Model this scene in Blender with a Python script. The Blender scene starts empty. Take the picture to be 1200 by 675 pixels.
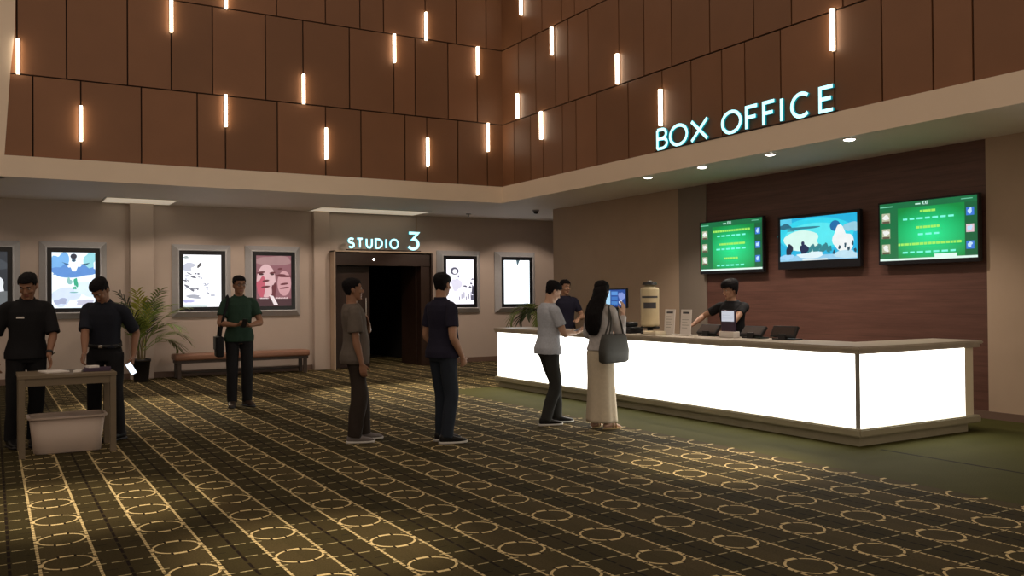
import bpy, bmesh, math, random
from mathutils import Vector, Matrix, noise
random.seed(7)
S = bpy.context.scene
COL = S.collection
PI = math.pi
V = Vector

# ------------------------------------------------------------------ materials
class E:
    """tiny expression wrapper around shader math nodes"""
    nt = None
    def __init__(self, s): self.s = s
    @staticmethod
    def m(op, *a):
        n = E.nt.nodes.new('ShaderNodeMath'); n.operation = op
        for i, v in enumerate(a):
            if isinstance(v, E): E.nt.links.new(v.s, n.inputs[i])
            else: n.inputs[i].default_value = v
        return E(n.outputs[0])
    def __add__(s, o): return E.m('ADD', s, o)
    def __radd__(s, o): return E.m('ADD', o, s)
    def __sub__(s, o): return E.m('SUBTRACT', s, o)
    def __rsub__(s, o): return E.m('SUBTRACT', o, s)
    def __mul__(s, o): return E.m('MULTIPLY', s, o)
    __rmul__ = __mul__
    def __lt__(s, o): return E.m('LESS_THAN', s, o)
    def __gt__(s, o): return E.m('GREATER_THAN', s, o)
    def abs(s): return E.m('ABSOLUTE', s)
    def fract(s): return E.m('FRACT', s)
    def floor(s): return E.m('FLOOR', s)
    def sqrt(s): return E.m('SQRT', s)
    def max(s, o): return E.m('MAXIMUM', s, o)
    def min(s, o): return E.m('MINIMUM', s, o)

def mixc(fac, a, b):
    n = E.nt.nodes.new('ShaderNodeMix'); n.data_type = 'RGBA'
    for i, v in ((0, fac), (6, a), (7, b)):
        if isinstance(v, E): E.nt.links.new(v.s, n.inputs[i])
        elif hasattr(v, 'is_output'): E.nt.links.new(v, n.inputs[i])
        else: n.inputs[i].default_value = v if i == 0 else (*v, 1)
    return n.outputs[2]

def base_mat(name):
    m = bpy.data.materials.new(name); m.use_nodes = True
    nt = m.node_tree; E.nt = nt
    return m, nt, nt.nodes['Principled BSDF']

def mat(name, col, rough=.6, var=.08, scale=12, metal=0, bump=0, spec=.4, stretch=None, island=0):
    m, nt, b = base_mat(name)
    tc = nt.nodes.new('ShaderNodeTexCoord'); src = tc.outputs['Object']
    if stretch:
        mp = nt.nodes.new('ShaderNodeMapping'); mp.inputs['Scale'].default_value = stretch
        nt.links.new(src, mp.inputs[0]); src = mp.outputs[0]
    nz = nt.nodes.new('ShaderNodeTexNoise'); nz.inputs['Scale'].default_value = scale
    nz.inputs['Detail'].default_value = 4
    nt.links.new(src, nz.inputs['Vector'])
    lo = tuple(c*(1-var) for c in col); hi = tuple(min(1, c*(1+var)) for c in col)
    c = mixc(E(nz.outputs[0]), lo, hi)
    if island:
        g = nt.nodes.new('ShaderNodeNewGeometry')
        r = E(g.outputs['Random Per Island'])
        mm = nt.nodes.new('ShaderNodeMix'); mm.data_type = 'RGBA'; mm.blend_type = 'MULTIPLY'
        mm.inputs[0].default_value = 1
        nt.links.new(c, mm.inputs[6])
        nt.links.new(mixc(r, (1-island, 1-island, 1-island*1.2), (1+island*.6, 1+island*.6, 1+island*.6)), mm.inputs[7])
        c = mm.outputs[2]
    nt.links.new(c, b.inputs['Base Color'])
    b.inputs['Roughness'].default_value = rough; b.inputs['Metallic'].default_value = metal
    b.inputs['Specular IOR Level'].default_value = spec
    if bump:
        bp = nt.nodes.new('ShaderNodeBump'); bp.inputs['Strength'].default_value = bump
        bp.inputs['Distance'].default_value = .01
        nt.links.new(nz.outputs[0], bp.inputs['Height']); nt.links.new(bp.outputs[0], b.inputs['Normal'])
    return m

def emit(name, col, strength, var=.0, scale=8, base=None):
    m, nt, b = base_mat(name)
    tc = nt.nodes.new('ShaderNodeTexCoord')
    nz = nt.nodes.new('ShaderNodeTexNoise'); nz.inputs['Scale'].default_value = scale
    nt.links.new(tc.outputs['Object'], nz.inputs['Vector'])
    c = mixc(E(nz.outputs[0]), tuple(x*(1-var) for x in col), tuple(x*(1+var) for x in col))
    nt.links.new(c, b.inputs['Emission Color'])
    b.inputs['Base Color'].default_value = (*(base or col), 1)
    b.inputs['Emission Strength'].default_value = strength
    b.inputs['Roughness'].default_value = .4
    return m

def lerp(a, b, t): return a + (b-a)*t

def carpet_mat():
    m, nt, b = base_mat('patterned_carpet')
    g = nt.nodes.new('ShaderNodeNewGeometry'); sp = nt.nodes.new('ShaderNodeSeparateXYZ')
    nt.links.new(g.outputs['Position'], sp.inputs[0])
    nz = nt.nodes.new('ShaderNodeTexNoise'); nz.inputs['Scale'].default_value = 90; nz.inputs['Detail'].default_value = 2
    nt.links.new(g.outputs['Position'], nz.inputs['Vector'])
    nb = nt.nodes.new('ShaderNodeTexNoise'); nb.inputs['Scale'].default_value = 2.3; nb.inputs['Detail'].default_value = 3
    nt.links.new(g.outputs['Position'], nb.inputs['Vector'])
    x = E(sp.outputs[0]); y = E(sp.outputs[1]); grain = E(nz.outputs[0]); big = E(nb.outputs[0])
    PX, PY = .587, .571
    cu = (x-.375)*(1/PX)+.5; cv = (y-5.674)*(1/PY)+.5
    du = (cu.fract()-.5)*PX; dv = (cv.fract()-.5)*PY
    au, av = du.abs(), dv.abs()
    r = (du*du+dv*dv).sqrt()
    ring = (r-.135).abs() < .0078
    liney = (au-.1467).abs() < .0085
    dash = ((x*(1/.0978)).fract()) < .72
    dashy = ((y*(1/.0476)).fract()) < .8
    linex = ((av-.1427).abs() < .0065)*(au > .085)*dash
    mid = ((au-.2935).abs() < .009)*(((y*(1/.1427)).fract()) < .8)
    midh = ((av-.2855).abs() < .004)*(au > .15)*(au < .23)
    tick = ((au-.045).abs() < .007)*((av-.14).abs() < .022)
    tick = tick.max(((av-.045).abs() < .007)*((au-.147).abs() < .022))
    knot = (au < .04)*((av-.1427).abs() < .012)
    band = au < .1467
    cell = ((av < .1427)*.5+(((cu+.5).floor()*.5).fract() > .25)*.5)
    c = mixc(band, mixc(cell, (.029, .021, .008), (.041, .029, .012)), mixc(cell, (.070, .050, .022), (.055, .040, .017)))
    c = mixc(big*.55, c, (.036, .034, .012))
    c = mixc(mid.max(midh), c, (.010, .006, .004))
    gold = (.56, .44, .23)
    c = mixc(linex*.8, c, (.42, .35, .19))
    c = mixc(liney*dashy*.92, c, gold)
    c = mixc(ring.max(knot), c, gold)
    c = mixc(tick, c, (.012, .008, .004))
    # plain green border beside the counter, with one seam
    wob = (big-.5)*.03
    border = (x+wob) > 6.27
    gr = mixc(big, (.043, .041, .009), (.062, .058, .016))
    seam = ((x-7.38).abs() < .02)*(y < 5.55)
    gr = mixc(seam, gr, (.008, .008, .004))
    border = border*(y < 12.9)
    c = mixc(border, c, gr)
    mm = nt.nodes.new('ShaderNodeMix'); mm.data_type = 'RGBA'; mm.blend_type = 'MULTIPLY'; mm.inputs[0].default_value = 1
    nt.links.new(c, mm.inputs[6]); nt.links.new(mixc(grain, (.55, .55, .55), (1.45, 1.45, 1.45)), mm.inputs[7])
    nt.links.new(mm.outputs[2], b.inputs['Base Color'])
    b.inputs['Roughness'].default_value = .95; b.inputs['Specular IOR Level'].default_value = .1
    bp = nt.nodes.new('ShaderNodeBump'); bp.inputs['Strength'].default_value = .3; bp.inputs['Distance'].default_value = .004
    nt.links.new(nz.outputs[0], bp.inputs['Height']); nt.links.new(bp.outputs[0], b.inputs['Normal'])
    return m

def wood_mat(name, lo, hi, axis=(1, 1, 14), rough=.45, boards=0):
    m, nt, b = base_mat(name)
    g = nt.nodes.new('ShaderNodeNewGeometry')
    mp = nt.nodes.new('ShaderNodeMapping'); mp.inputs['Scale'].default_value = axis
    nt.links.new(g.outputs['Position'], mp.inputs[0])
    nz = nt.nodes.new('ShaderNodeTexNoise'); nz.inputs['Scale'].default_value = 2; nz.inputs['Detail'].default_value = 6
    nz.inputs['Roughness'].default_value = .65
    nt.links.new(mp.outputs[0], nz.inputs['Vector'])
    f = (E(nz.outputs[0])-.3)*2.4
    c = mixc(f.max(0).min(1), lo, hi)
    if boards:
        sp = nt.nodes.new('ShaderNodeSeparateXYZ'); nt.links.new(g.outputs['Position'], sp.inputs[0])
        z = E(sp.outputs[2]); line = ((z*(1/boards)).fract()) < .012
        c = mixc(line*.7, c, tuple(k*.4 for k in lo))
    nt.links.new(c, b.inputs['Base Color']); b.inputs['Roughness'].default_value = rough
    return m

M = {}
M['carpet'] = carpet_mat()
M['wall'] = mat('beige_wall_paint', (.50, .415, .36), .75, .05, 3)
M['wall_side'] = mat('tan_wall_paint', (.44, .325, .235), .75, .06, 3)
M['pilaster'] = mat('grey_brown_paint', (.22, .18, .145), .7, .06, 3)
M['fascia'] = mat('cream_plaster', (.76, .62, .49), .7, .04, 2)
M['soffit'] = mat('white_plaster', (.86, .79, .73), .6, .04, 2)
M['panel'] = mat('brown_wall_panel', (.208, .091, .042), .5, .10, 2.2, island=.16)
M['gap'] = mat('dark_joint', (.02, .008, .004), .8)
M['basebd'] = mat('dark_baseboard', (.16, .10, .075), .6)
M['woodwall'] = wood_mat('purple_brown_boards', (.085, .036, .027), (.150, .068, .050), (1, .6, 9), .45, .31)
M['bar'] = emit('warm_led', (1, .84, .62), 9.0)
M['barside'] = emit('warm_led_diffuser', (1, .80, .52), 3.0)
M['barcase'] = mat('led_housing', (.30, .22, .16), .5)
M['cyan'] = emit('cyan_letter_face', (.42, .93, 1.0), 1.7, .08, 5)
M['teal'] = emit('teal_letter_return', (.0, .30, .38), .55, .2, 6)
M['counter_glow'] = emit('backlit_acrylic', (1, .975, .88), 4.2, .03, 1.5)
M['stone'] = mat('counter_stone', (.40, .345, .28), .35, .16, 9)
M['stone_base'] = mat('counter_base_stone', (.33, .30, .21), .5, .12, 9)
M['cream'] = mat('cream_laminate', (.74, .66, .50), .45, .03, 4)
M['seam'] = mat('grey_seam', (.25, .24, .22), .5)
M['steel'] = mat('brushed_aluminium', (.52, .53, .56), .45, .08, 30, metal=.25)
M['black'] = mat('black_plastic', (.012, .012, .014), .4, .2, 20)
M['blackframe'] = mat('black_bezel', (.010, .010, .013), .3, .2, 20)
M['darkdoor'] = mat('dark_door_veneer', (.030, .015, .010), .45, .3, 4, stretch=(9, 9, .8))
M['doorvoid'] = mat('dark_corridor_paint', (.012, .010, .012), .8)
M['chrome'] = mat('steel_handle', (.7, .68, .65), .25, .05, 20, metal=1)
M['trimlight'] = mat('pale_door_trim', (.50, .38, .28), .6)
M['leather'] = mat('brown_leather', (.27, .135, .085), .38, .15, 25, bump=.2)
M['darkwood'] = mat('dark_bench_wood', (.040, .024, .016), .5, .2, 8)
M['tablewood'] = mat('taupe_laminate', (.17, .13, .085), .55, .12, 3, stretch=(1, 1, 6))
M['bin'] = mat('translucent_white_plastic', (.52, .42, .36), .4, .05, 6)
M['paper'] = mat('white_paper', (.75, .71, .68), .7, .04, 6)
M['ink'] = mat('dark_print', (.06, .06, .07), .7)
M['purple'] = mat('dark_purple_cover', (.05, .03, .06), .5)
M['pot'] = mat('black_planter', (.012, .010, .009), .45)
M['soil'] = mat('dark_soil', (.03, .02, .012), .95, .4, 40)
M['leaf'] = mat('palm_leaf_green', (.16, .22, .045), .45, .45, 6)
M['leafy'] = mat('palm_leaf_yellow', (.42, .42, .07), .45, .3, 6)
M['leafd'] = mat('palm_leaf_dark', (.035, .055, .02), .5, .3, 6)
M['stem'] = mat('palm_cane', (.17, .13, .06), .6, .3, 20)
M['yellowjar'] = mat('pale_yellow_plastic', (.60, .51, .33), .4, .05, 6)
M['white'] = mat('white_plastic', (.70, .66, .62), .4, .04, 6)
M['lampglow'] = emit('downlight_lens', (1, .92, .85), 14)
M['bounceglow'] = emit('soffit_bounce_glow', (1, .86, .66), .36, .3, 1.3)  # glow colour standing in for light bounced onto the back soffit
M['lamptrim'] = mat('white_lamp_trim', (.7, .66, .6), .5)
M['camgrey'] = mat('camera_shell', (.30, .29, .30), .4)
M['camdome'] = mat('smoked_dome', (.02, .02, .022), .12)

# ------------------------------------------------------------------ mesh helpers
class MB:
    def __init__(self): self.bm = bmesh.new(); self.mats = []
    def mi(self, m):
        if m is None: return 0
        if m not in self.mats: self.mats.append(m)
        return self.mats.index(m)
    def face(self, pts, m=None):
        vs = [self.bm.verts.new(p) for p in pts]
        f = self.bm.faces.new(vs); f.material_index = self.mi(m); return f
    def box(self, lo, hi, m=None, bevel=0, R=None):
        lo, hi = V(lo), V(hi); i = self.mi(m)
        vs = [self.bm.verts.new((hi[0] if a else lo[0], hi[1] if b else lo[1], hi[2] if c else lo[2]))
              for a in (0, 1) for b in (0, 1) for c in (0, 1)]
        fs = [self.bm.faces.new([vs[k] for k in q]) for q in
              ((0, 1, 3, 2), (4, 6, 7, 5), (0, 4, 5, 1), (2, 3, 7, 6), (0, 2, 6, 4), (1, 5, 7, 3))]
        for f in fs: f.material_index = i
        if bevel:
            es = list({e for f in fs for e in f.edges})
            r = bmesh.ops.bevel(self.bm, geom=es, offset=bevel, segments=2, affect='EDGES', profile=.5)
            for f in r['faces']: f.material_index = i
            vs = list({v for f in r['faces'] for v in f.verts} | {v for v in vs if v.is_valid})
        if R is not None:
            bmesh.ops.transform(self.bm, matrix=R, verts=[v for v in vs if v.is_valid])
        return vs
    def loft(self, rings, m=None, cap=True, closed=False):
        i = self.mi(m)
        rr = [[self.bm.verts.new(p) for p in r] for r in rings]
        n = len(rr[0])
        for a, b in zip(rr, rr[1:]+([rr[0]] if closed else [])):
            for k in range(n):
                f = self.bm.faces.new((a[k], a[(k+1) % n], b[(k+1) % n], b[k])); f.material_index = i; f.smooth = True
        if cap and not closed:
            f = self.bm.faces.new(rr[0][::-1]); f.material_index = i
            f = self.bm.faces.new(rr[-1]); f.material_index = i
        return rr
    def cyl(self, p0, p1, r0, r1=None, m=None, n=16):
        r1 = r0 if r1 is None else r1
        p0, p1 = V(p0), V(p1); d = (p1-p0).normalized()
        u = d.orthogonal().normalized(); w = d.cross(u)
        ring = lambda c, r: [c+(u*math.cos(2*PI*k/n)+w*math.sin(2*PI*k/n))*r for k in range(n)]
        return self.loft([ring(p0, r0), ring(p1, r1)], m)
    def tube(self, pts, rad, m=None, n=12, caps=True):
        pts = [V(p) for p in pts]
        if not isinstance(rad, (list, tuple)): rad = [rad]*len(pts)
        rings = []; u = None
        for i, p in enumerate(pts):
            a = pts[max(i-1, 0)]; b = pts[min(i+1, len(pts)-1)]
            d = (b-a).normalized()
            if u is None: u = d.orthogonal().normalized()
            u = (u-d*u.dot(d)).normalized(); w = d.cross(u)
            if i == 0 and caps:
                for t in (.35, .75): rings.append([p-d*rad[0]*math.sqrt(1-t*t)*.95+(u*math.cos(2*PI*k/n)+w*math.sin(2*PI*k/n))*rad[0]*t for k in range(n)])
            rings.append([p+(u*math.cos(2*PI*k/n)+w*math.sin(2*PI*k/n))*rad[i] for k in range(n)])
            if i == len(pts)-1 and caps:
                for t in (.75, .35): rings.append([p+d*rad[i]*math.sqrt(1-t*t)*.95+(u*math.cos(2*PI*k/n)+w*math.sin(2*PI*k/n))*rad[i]*t for k in range(n)])
        return self.loft(rings, m)
    def ball(self, c, r, m=None, T=None, nu=14, nv=9):
        if not isinstance(r, (tuple, list, Vector)): r = (r, r, r)
        c = V(c); rings = []
        for j in range(1, nv):
            a = -PI/2+PI*j/nv
            rings.append([c+V((r[0]*math.cos(a)*math.cos(2*PI*k/nu), r[1]*math.cos(a)*math.sin(2*PI*k/nu), r[2]*math.sin(a))) for k in range(nu)])
        if T is not None: rings = [[T @ p for p in q] for q in rings]
        return self.loft(rings, m)
    def prism(self, poly, z0, z1, m=None):
        """poly in xy extruded in z"""
        return self.loft([[V((p[0], p[1], z0)) for p in poly], [V((p[0], p[1], z1)) for p in poly]], m)
    def mesh(self, name, smooth=None):
        bmesh.ops.recalc_face_normals(self.bm, faces=self.bm.faces)
        me = bpy.data.meshes.new(name); self.bm.to_mesh(me); self.bm.free()
        for m in self.mats: me.materials.append(m)
        if smooth is not None:
            for p in me.polygons: p.use_smooth = smooth
        return me

def obj(name, mb, parent=None, m=None, smooth=None, norecalc=False):
    me = mb.mesh(name, smooth) if isinstance(mb, MB) else mb
    if m is not None and not me.materials: me.materials.append(m)
    o = bpy.data.objects.new(name, me); COL.objects.link(o)
    if parent: o.parent = parent
    return o

def tag(o, label, cat, group=None):
    o['label'] = label; o['category'] = cat
    if group: o['group'] = group
    return o

def thing(name, label, cat, loc=(0, 0, 0), rz=0, group=None):
    o = bpy.data.objects.new(name, None); COL.objects.link(o)
    o.location = loc; o.rotation_euler = (0, 0, rz); o.empty_display_size = .2
    return tag(o, label, cat, group)

def struct(name, mb, parent=None, smooth=None):
    o = obj(name, mb, parent, smooth=smooth); o['kind'] = 'structure'; return o

def crom(pts, n=4):
    """Catmull-Rom through (x,y,z,r) tuples"""
    P = [pts[0]]+list(pts)+[pts[-1]]; out = []
    for i in range(1, len(P)-2):
        for k in range(n):
            t = k/n; q = []
            for c in range(len(P[0])):
                a, b, cc, d = P[i-1][c], P[i][c], P[i+1][c], P[i+2][c]
                q.append(.5*(2*b+(cc-a)*t+(2*a-5*b+4*cc-d)*t*t+(3*b-3*cc+d-a)*t**3))
            out.append(q)
    out.append(list(pts[-1])); return out

# ------------------------------------------------------------------ the room
YB, YU, XU, XR = 18.2, 15.12, 8.72, 10.25      # back wall, upper back wall, upper right wall, right wall
ZS, ZF, ZTOP = 3.35, 3.67, 8.2

mb = MB(); mb.box((-6, -4, -.1), (15, 22.6, 0), M['carpet']); struct('floor', mb)

# lower back wall with a doorway
mb = MB()
mb.box((-6, YB, 0), (6.2, YB+.2, ZS), M['wall']); mb.box((8.42, YB, 0), (13.6, YB+.2, ZS), M['wall'])
mb.box((6.2, YB, 2.49), (8.42, YB+.2, ZS), M['wall'])
struct('wall_back', mb)
mb = MB(); mb.box((13.4, 15.4, 0), (13.6, YB, ZS), M['wall']); mb.box((XR+.2, 15.3, 0), (13.6, 15.5, ZS), M['wall']); struct('wall_passage', mb)
mb = MB()
mb.box((-6.2, 4, 0), (-6, YB+.2, ZS), M['wall']); struct('wall_left', mb)
# right wall behind the counter
mb = MB()
mb.box((XR, 11.70, 0), (XR+.2, 15.66, ZS), M['wall_side'])
mb.box((XR, 2.0, 0), (XR+.2, 6.21, ZS), M['wall_side'])
mb.box((XR+.002, 11.02, 0), (XR+.2, 11.70, ZS), M['pilaster'])
mb.box((XR+.02, 6.21, 0), (XR+.2, 11.02, ZS), M['woodwall'])
struct('wall_right', mb)

def panel_wall(axis, plane, rows, a0, a1, sign):
    """cladding of separate panels with dark joints; axis 'x' or 'y' along the wall"""
    mb = MB(); g = .011
    def bx(u0, u1, z0, z1, d0, d1, m, bev=0):
        if axis == 'x': mb.box((u0, plane+d0, z0), (u1, plane+d1, z1), m, bev)
        else: mb.box((plane+d0, u0, z0), (plane+d1, u1, z1), m, bev)
    for z0, z1, cuts in rows:
        cs = [a0]+sorted(cuts)+[a1]
        for u0, u1 in zip(cs, cs[1:]):
            if u1-u0 > .05: bx(u0+g, u1-g, z0+g, z1-g, 0, .03, M['panel'])
    bx(a0, a1, ZF, ZTOP, .03, .15, M['gap'])
    return mb
L1 = [.54, 1.193, 2.064, 2.92, 3.371, 4.244, 5.101, 5.763, 6.624, 7.072, 7.726, 8.371]
L2 = [.332, .998, 1.863, 2.519, 3.168, 4.047, 4.701, 5.552, 6.411, 6.841, 7.526, 8.156]
L3 = [.357, 1.25, 1.9, 2.519, 3.389, 4.242, 5.111, 5.758, 6.214, 7.056, 7.71, 8.367]
L4 = [1.0, 2.0, 3.0, 4.2, 5.3, 6.2, 7.3]
R1 = [14.677, 14.068, 13.634, 12.993, 12.57, 11.96, 11.116, 10.289, 9.649, 9.027, 8.594, 7.97, 7.135, 6.477, 5.848, 5.399, 4.4, 3.4]
R2 = [14.487, 13.868, 13.203, 12.791, 12.19, 11.342, 10.708, 10.068, 9.255, 8.424, 7.782, 7.0, 6.2, 5.4, 4.4, 3.2]
R3 = [14.358, 13.638, 12.986, 12.588, 11.7, 10.8, 9.9, 9.0, 8.0, 7.0, 6.0, 4.8, 3.5]
rows = lambda a, b, c: [(ZF, 4.905, a), (4.905, 6.375, b), (6.375, 7.845, c), (7.845, ZTOP, c[::2])]
struct('wall_upper_back', panel_wall('x', YU, rows(L1, L2, L3), .1, XU+.03, 1))
struct('wall_upper_right', panel_wall('y', XU, rows(R1, R2, R3), 2.0, YU+.03, 1))
# upper left side wall, its edge leaning a little outwards towards the top
mb = MB()
e = [(.170, ZS), (.165, 3.66), (.244, 4.9), (.300, 5.5), (.313, 6.0), (.33, ZTOP)]
mb.loft([[V((x, YU-.02, z)), V((x, YU+.2, z)), V((-6, YU+.2, z)), V((-6, YU-.02, z))] for x, z in e], M['fascia'])
struct('wall_upper_left', mb, smooth=False)
# soffit slab with its cream fascia
mb = MB()
yf, xf = YU-.06, XU-.06
poly = [(-6, yf), (xf, yf), (xf, 2.0), (XR+.25, 2.0), (XR+.25, 15.4), (13.6, 15.4), (13.6, YB+.2), (-6, YB+.2)]
bm = mb.bm
lo = [bm.verts.new((x, y, ZS)) for x, y in poly]; hi = [bm.verts.new((x, y, ZF)) for x, y in poly]
f = bm.faces.new(lo); f.material_index = mb.mi(M['soffit'])
f = bm.faces.new(hi); f.material_index = mb.mi(M['fascia'])
for k in range(len(poly)):
    j = (k+1) % len(poly)
    f = bm.faces.new((lo[k], lo[j], hi[j], hi[k])); f.material_index = mb.mi(M['fascia'])
struct('ceiling', mb)
# baseboards
mb = MB(); mb.box((-6, YB-.02, 0), (5.82, YB, .11), M['basebd']); mb.box((8.46, YB-.02, 0), (13.4, YB, .11), M['basebd']); struct('baseboard_back', mb)
mb = MB(); mb.box((XR-.02, 2, 0), (XR, 15.66, .09), M['basebd']); struct('baseboard_right', mb)
# pilasters on the back wall
for k, (x0, x1) in enumerate(((2.257, 2.675), (5.83, 6.17))):
    mb = MB(); mb.box((x0, YB-.14, 0), (x1, YB, ZS), M['wall'], .006); struct('trim_%d' % (k+1), mb)
# faint vertical wall joints
mb = MB(); mb.box((8.22, YB-.004, 2.95), (8.25, YB, ZS), M['wall_side']); struct('trim_3', mb)

# doorway with double doors
DY = 17.8
dr = bpy.data.objects.new('door_1', None); COL.objects.link(dr); dr['kind'] = 'structure'
dr.location = (7.3, DY, 0)
def dobj(name, mb, parent=dr):
    o = struct(name, mb, parent)
    return o
X0 = 7.3
mb = MB()   # pale architrave
mb.box((6.175-X0, 0, 0), (6.20-X0, .40, 2.51), M['trimlight']); mb.box((6.175-X0, 0, 2.485), (8.45-X0, .40, 2.51), M['trimlight'])
mb.box((8.41-X0, 0.01, 0), (8.45-X0, .40, 2.485), M['darkdoor'])
dobj('door_surround', mb)
mb = MB()   # dark lining and head
mb.box((6.20-X0, .06, 2.20), (8.41-X0, .40, 2.485), M['darkdoor'])
mb.box((6.20-X0, .10, 0), (6.26-X0, .40, 2.2), M['darkdoor']); mb.box((8.19-X0, .08, 0), (8.41-X0, .40, 2.2), M['darkdoor'])
dobj('door_frame', mb)
def leaf(x, ang, w, hx):
    L = bpy.data.objects.new('door_leaf', None)
    mb = MB(); mb.box((0, -.025, .01), (w, .025, 2.19), M['darkdoor'], .004)
    o = dobj('door_leaf', mb); o.location = (x-X0, .30, 0); o.rotation_euler = (0, 0, ang)
    h = MB()
    h.tube([(hx, -.075, .67), (hx, -.075, 1.50)], .014, M['chrome'])
    h.cyl((hx, -.02, .76), (hx, -.075, .76), .009, m=M['chrome']); h.cyl((hx, -.02, 1.41), (hx, -.075, 1.41), .009, m=M['chrome'])
    hh = dobj('door_handle', h, o)
leaf(6.26, 0, .80, .70)
leaf(8.19, math.radians(93), .72, .10)
mb = MB(); mb.cyl((7.08-X0, .05, 2.33), (7.08-X0, .062, 2.33), .022, m=M['lampglow']); dobj('door_lamp', mb)
# dark corridor behind it
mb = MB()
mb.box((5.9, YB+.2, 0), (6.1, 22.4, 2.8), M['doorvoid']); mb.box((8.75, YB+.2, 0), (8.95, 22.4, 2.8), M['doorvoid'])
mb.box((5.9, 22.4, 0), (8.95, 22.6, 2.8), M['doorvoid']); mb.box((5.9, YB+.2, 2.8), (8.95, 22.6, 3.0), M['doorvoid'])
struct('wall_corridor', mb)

# ------------------------------------------------------------------ LED bars on the panelling
LEDL = [(.344, 5.434, 4.890), (1.192, 4.518, 3.951), (2.520, 6.471, 5.833), (3.385, 6.931, 6.351), (3.372, 4.930, 4.373),
        (4.70, 5.432, 4.894), (5.100, 4.529, 3.955), (7.057, 6.888, 6.339), (6.41, 6.381, 5.836), (8.156, 6.385, 5.819),
        (8.370, 4.917, 4.340), (7.072, 4.515, 3.960)]
LEDR = [(14.316, 7.405, 6.854), (13.261, 6.356, 5.835), (11.342, 5.412, 4.904), (14.48, 5.405, 4.915), (13.64, 4.909, 4.377),
        (10.289, 4.62, 4.052), (7.13, 4.934, 4.409)]
LABL = ['vertical light bar at the far left edge of the panelled wall', 'light bar low on the panels above the second poster from the left',
        'light bar cut by the photo top above the palm plant', 'short light bar end touching the photo top, above the white ink poster',
        'light bar below the cut one, above the white ink poster', 'light bar in the middle panel row, up and right of the pink poster',
        'light bar in the bottom row left of the studio sign', 'light bar highest of those above the studio sign',
        'light bar left of and below the highest one above the studio sign', 'light bar in the middle row nearest the wall corner, on the left wall',
        'light bar in the bottom row nearest the corner, on the left wall', 'light bar in the bottom row right above the number 3 sign']
LABR = ['light bar touching the photo top just right of the wall corner', 'light bar second from the top right of the wall corner',
        'light bar on the right wall halfway between corner and letters', 'light bar in the middle row tight against the corner, on the right wall',
        'light bar in the bottom row close to the corner, on the right wall', 'light bar standing directly above the letter B of the box office sign',
        'light bar above the last letter E of the box office sign']
def led(name, label, loc, L, n):
    t = thing(name, label, 'wall light', loc, 0 if n == 'y' else -PI/2, 'light bars on the panelled walls')
    mb = MB(); mb.box((-.030, -.012, 0), (.030, .0, L), M['barcase'], .002); obj('housing', mb, t)
    mb = MB(); mb.box((-.021, -.062, .012), (.021, -.012, L-.012), M['bar'], .004); obj('diffuser', mb, t)
for (x, z1, z0), lb in zip(LEDL, LABL): led('wall_light_bar', lb, (x, YU, z0), z1-z0, 'y')
for (y, z1, z0), lb in zip(LEDR, LABR): led('wall_light_bar', lb, (XU, y, z0), z1-z0, 'x')

# ------------------------------------------------------------------ signs
def stroke(mb, pts, t, y0, y1, closed=False):
    """flat ribbon of width t along 2-D points, extruded from y0 (front) to y1"""
    P = [V((p[0], p[1])) for p in pts]; n = len(P); Ls, Rs = [], []
    for i, p in enumerate(P):
        if closed: a, b = P[i-1], P[(i+1) % n]
        else: a, b = P[max(i-1, 0)], P[min(i+1, n-1)]
        d1 = (p-a).normalized() if (p-a).length > 1e-9 else (b-p).normalized()
        d2 = (b-p).normalized() if (b-p).length > 1e-9 else d1
        d = (d1+d2).normalized(); nn = V((-d.y, d.x)); k = 1/max(.5, nn.dot(V((-d1.y, d1.x))))
        Ls.append(p+nn*t/2*k); Rs.append(p-nn*t/2*k)
    bm = mb.bm; fi, si = mb.mi(M['cyan']), mb.mi(M['teal'])
    vf = [(bm.verts.new((l.x, y0, l.y)), bm.verts.new((r.x, y0, r.y)), bm.verts.new((l.x, y1, l.y)), bm.verts.new((r.x, y1, r.y))) for l, r in zip(Ls, Rs)]
    rng = range(n) if closed else range(n-1)
    for i in rng:
        a, b = vf[i], vf[(i+1) % n]
        for q, mi in (((a[0], b[0], b[1], a[1]), fi), ((a[2], a[3], b[3], b[2]), si), ((a[0], a[2], b[2], b[0]), si), ((a[1], b[1], b[3], a[3]), si)):
            f = bm.faces.new(q); f.material_index = mi
    if not closed:
        for a in (vf[0], vf[-1]):
            f = bm.faces.new((a[0], a[1], a[3], a[2])); f.material_index = si
def arc(cx, cy, rx, ry, a0, a1, n=20): return [(cx+rx*math.cos(math.radians(lerp(a0, a1, k/n))), cy+ry*math.sin(math.radians(lerp(a0, a1, k/n)))) for k in range(n+1)]
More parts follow.
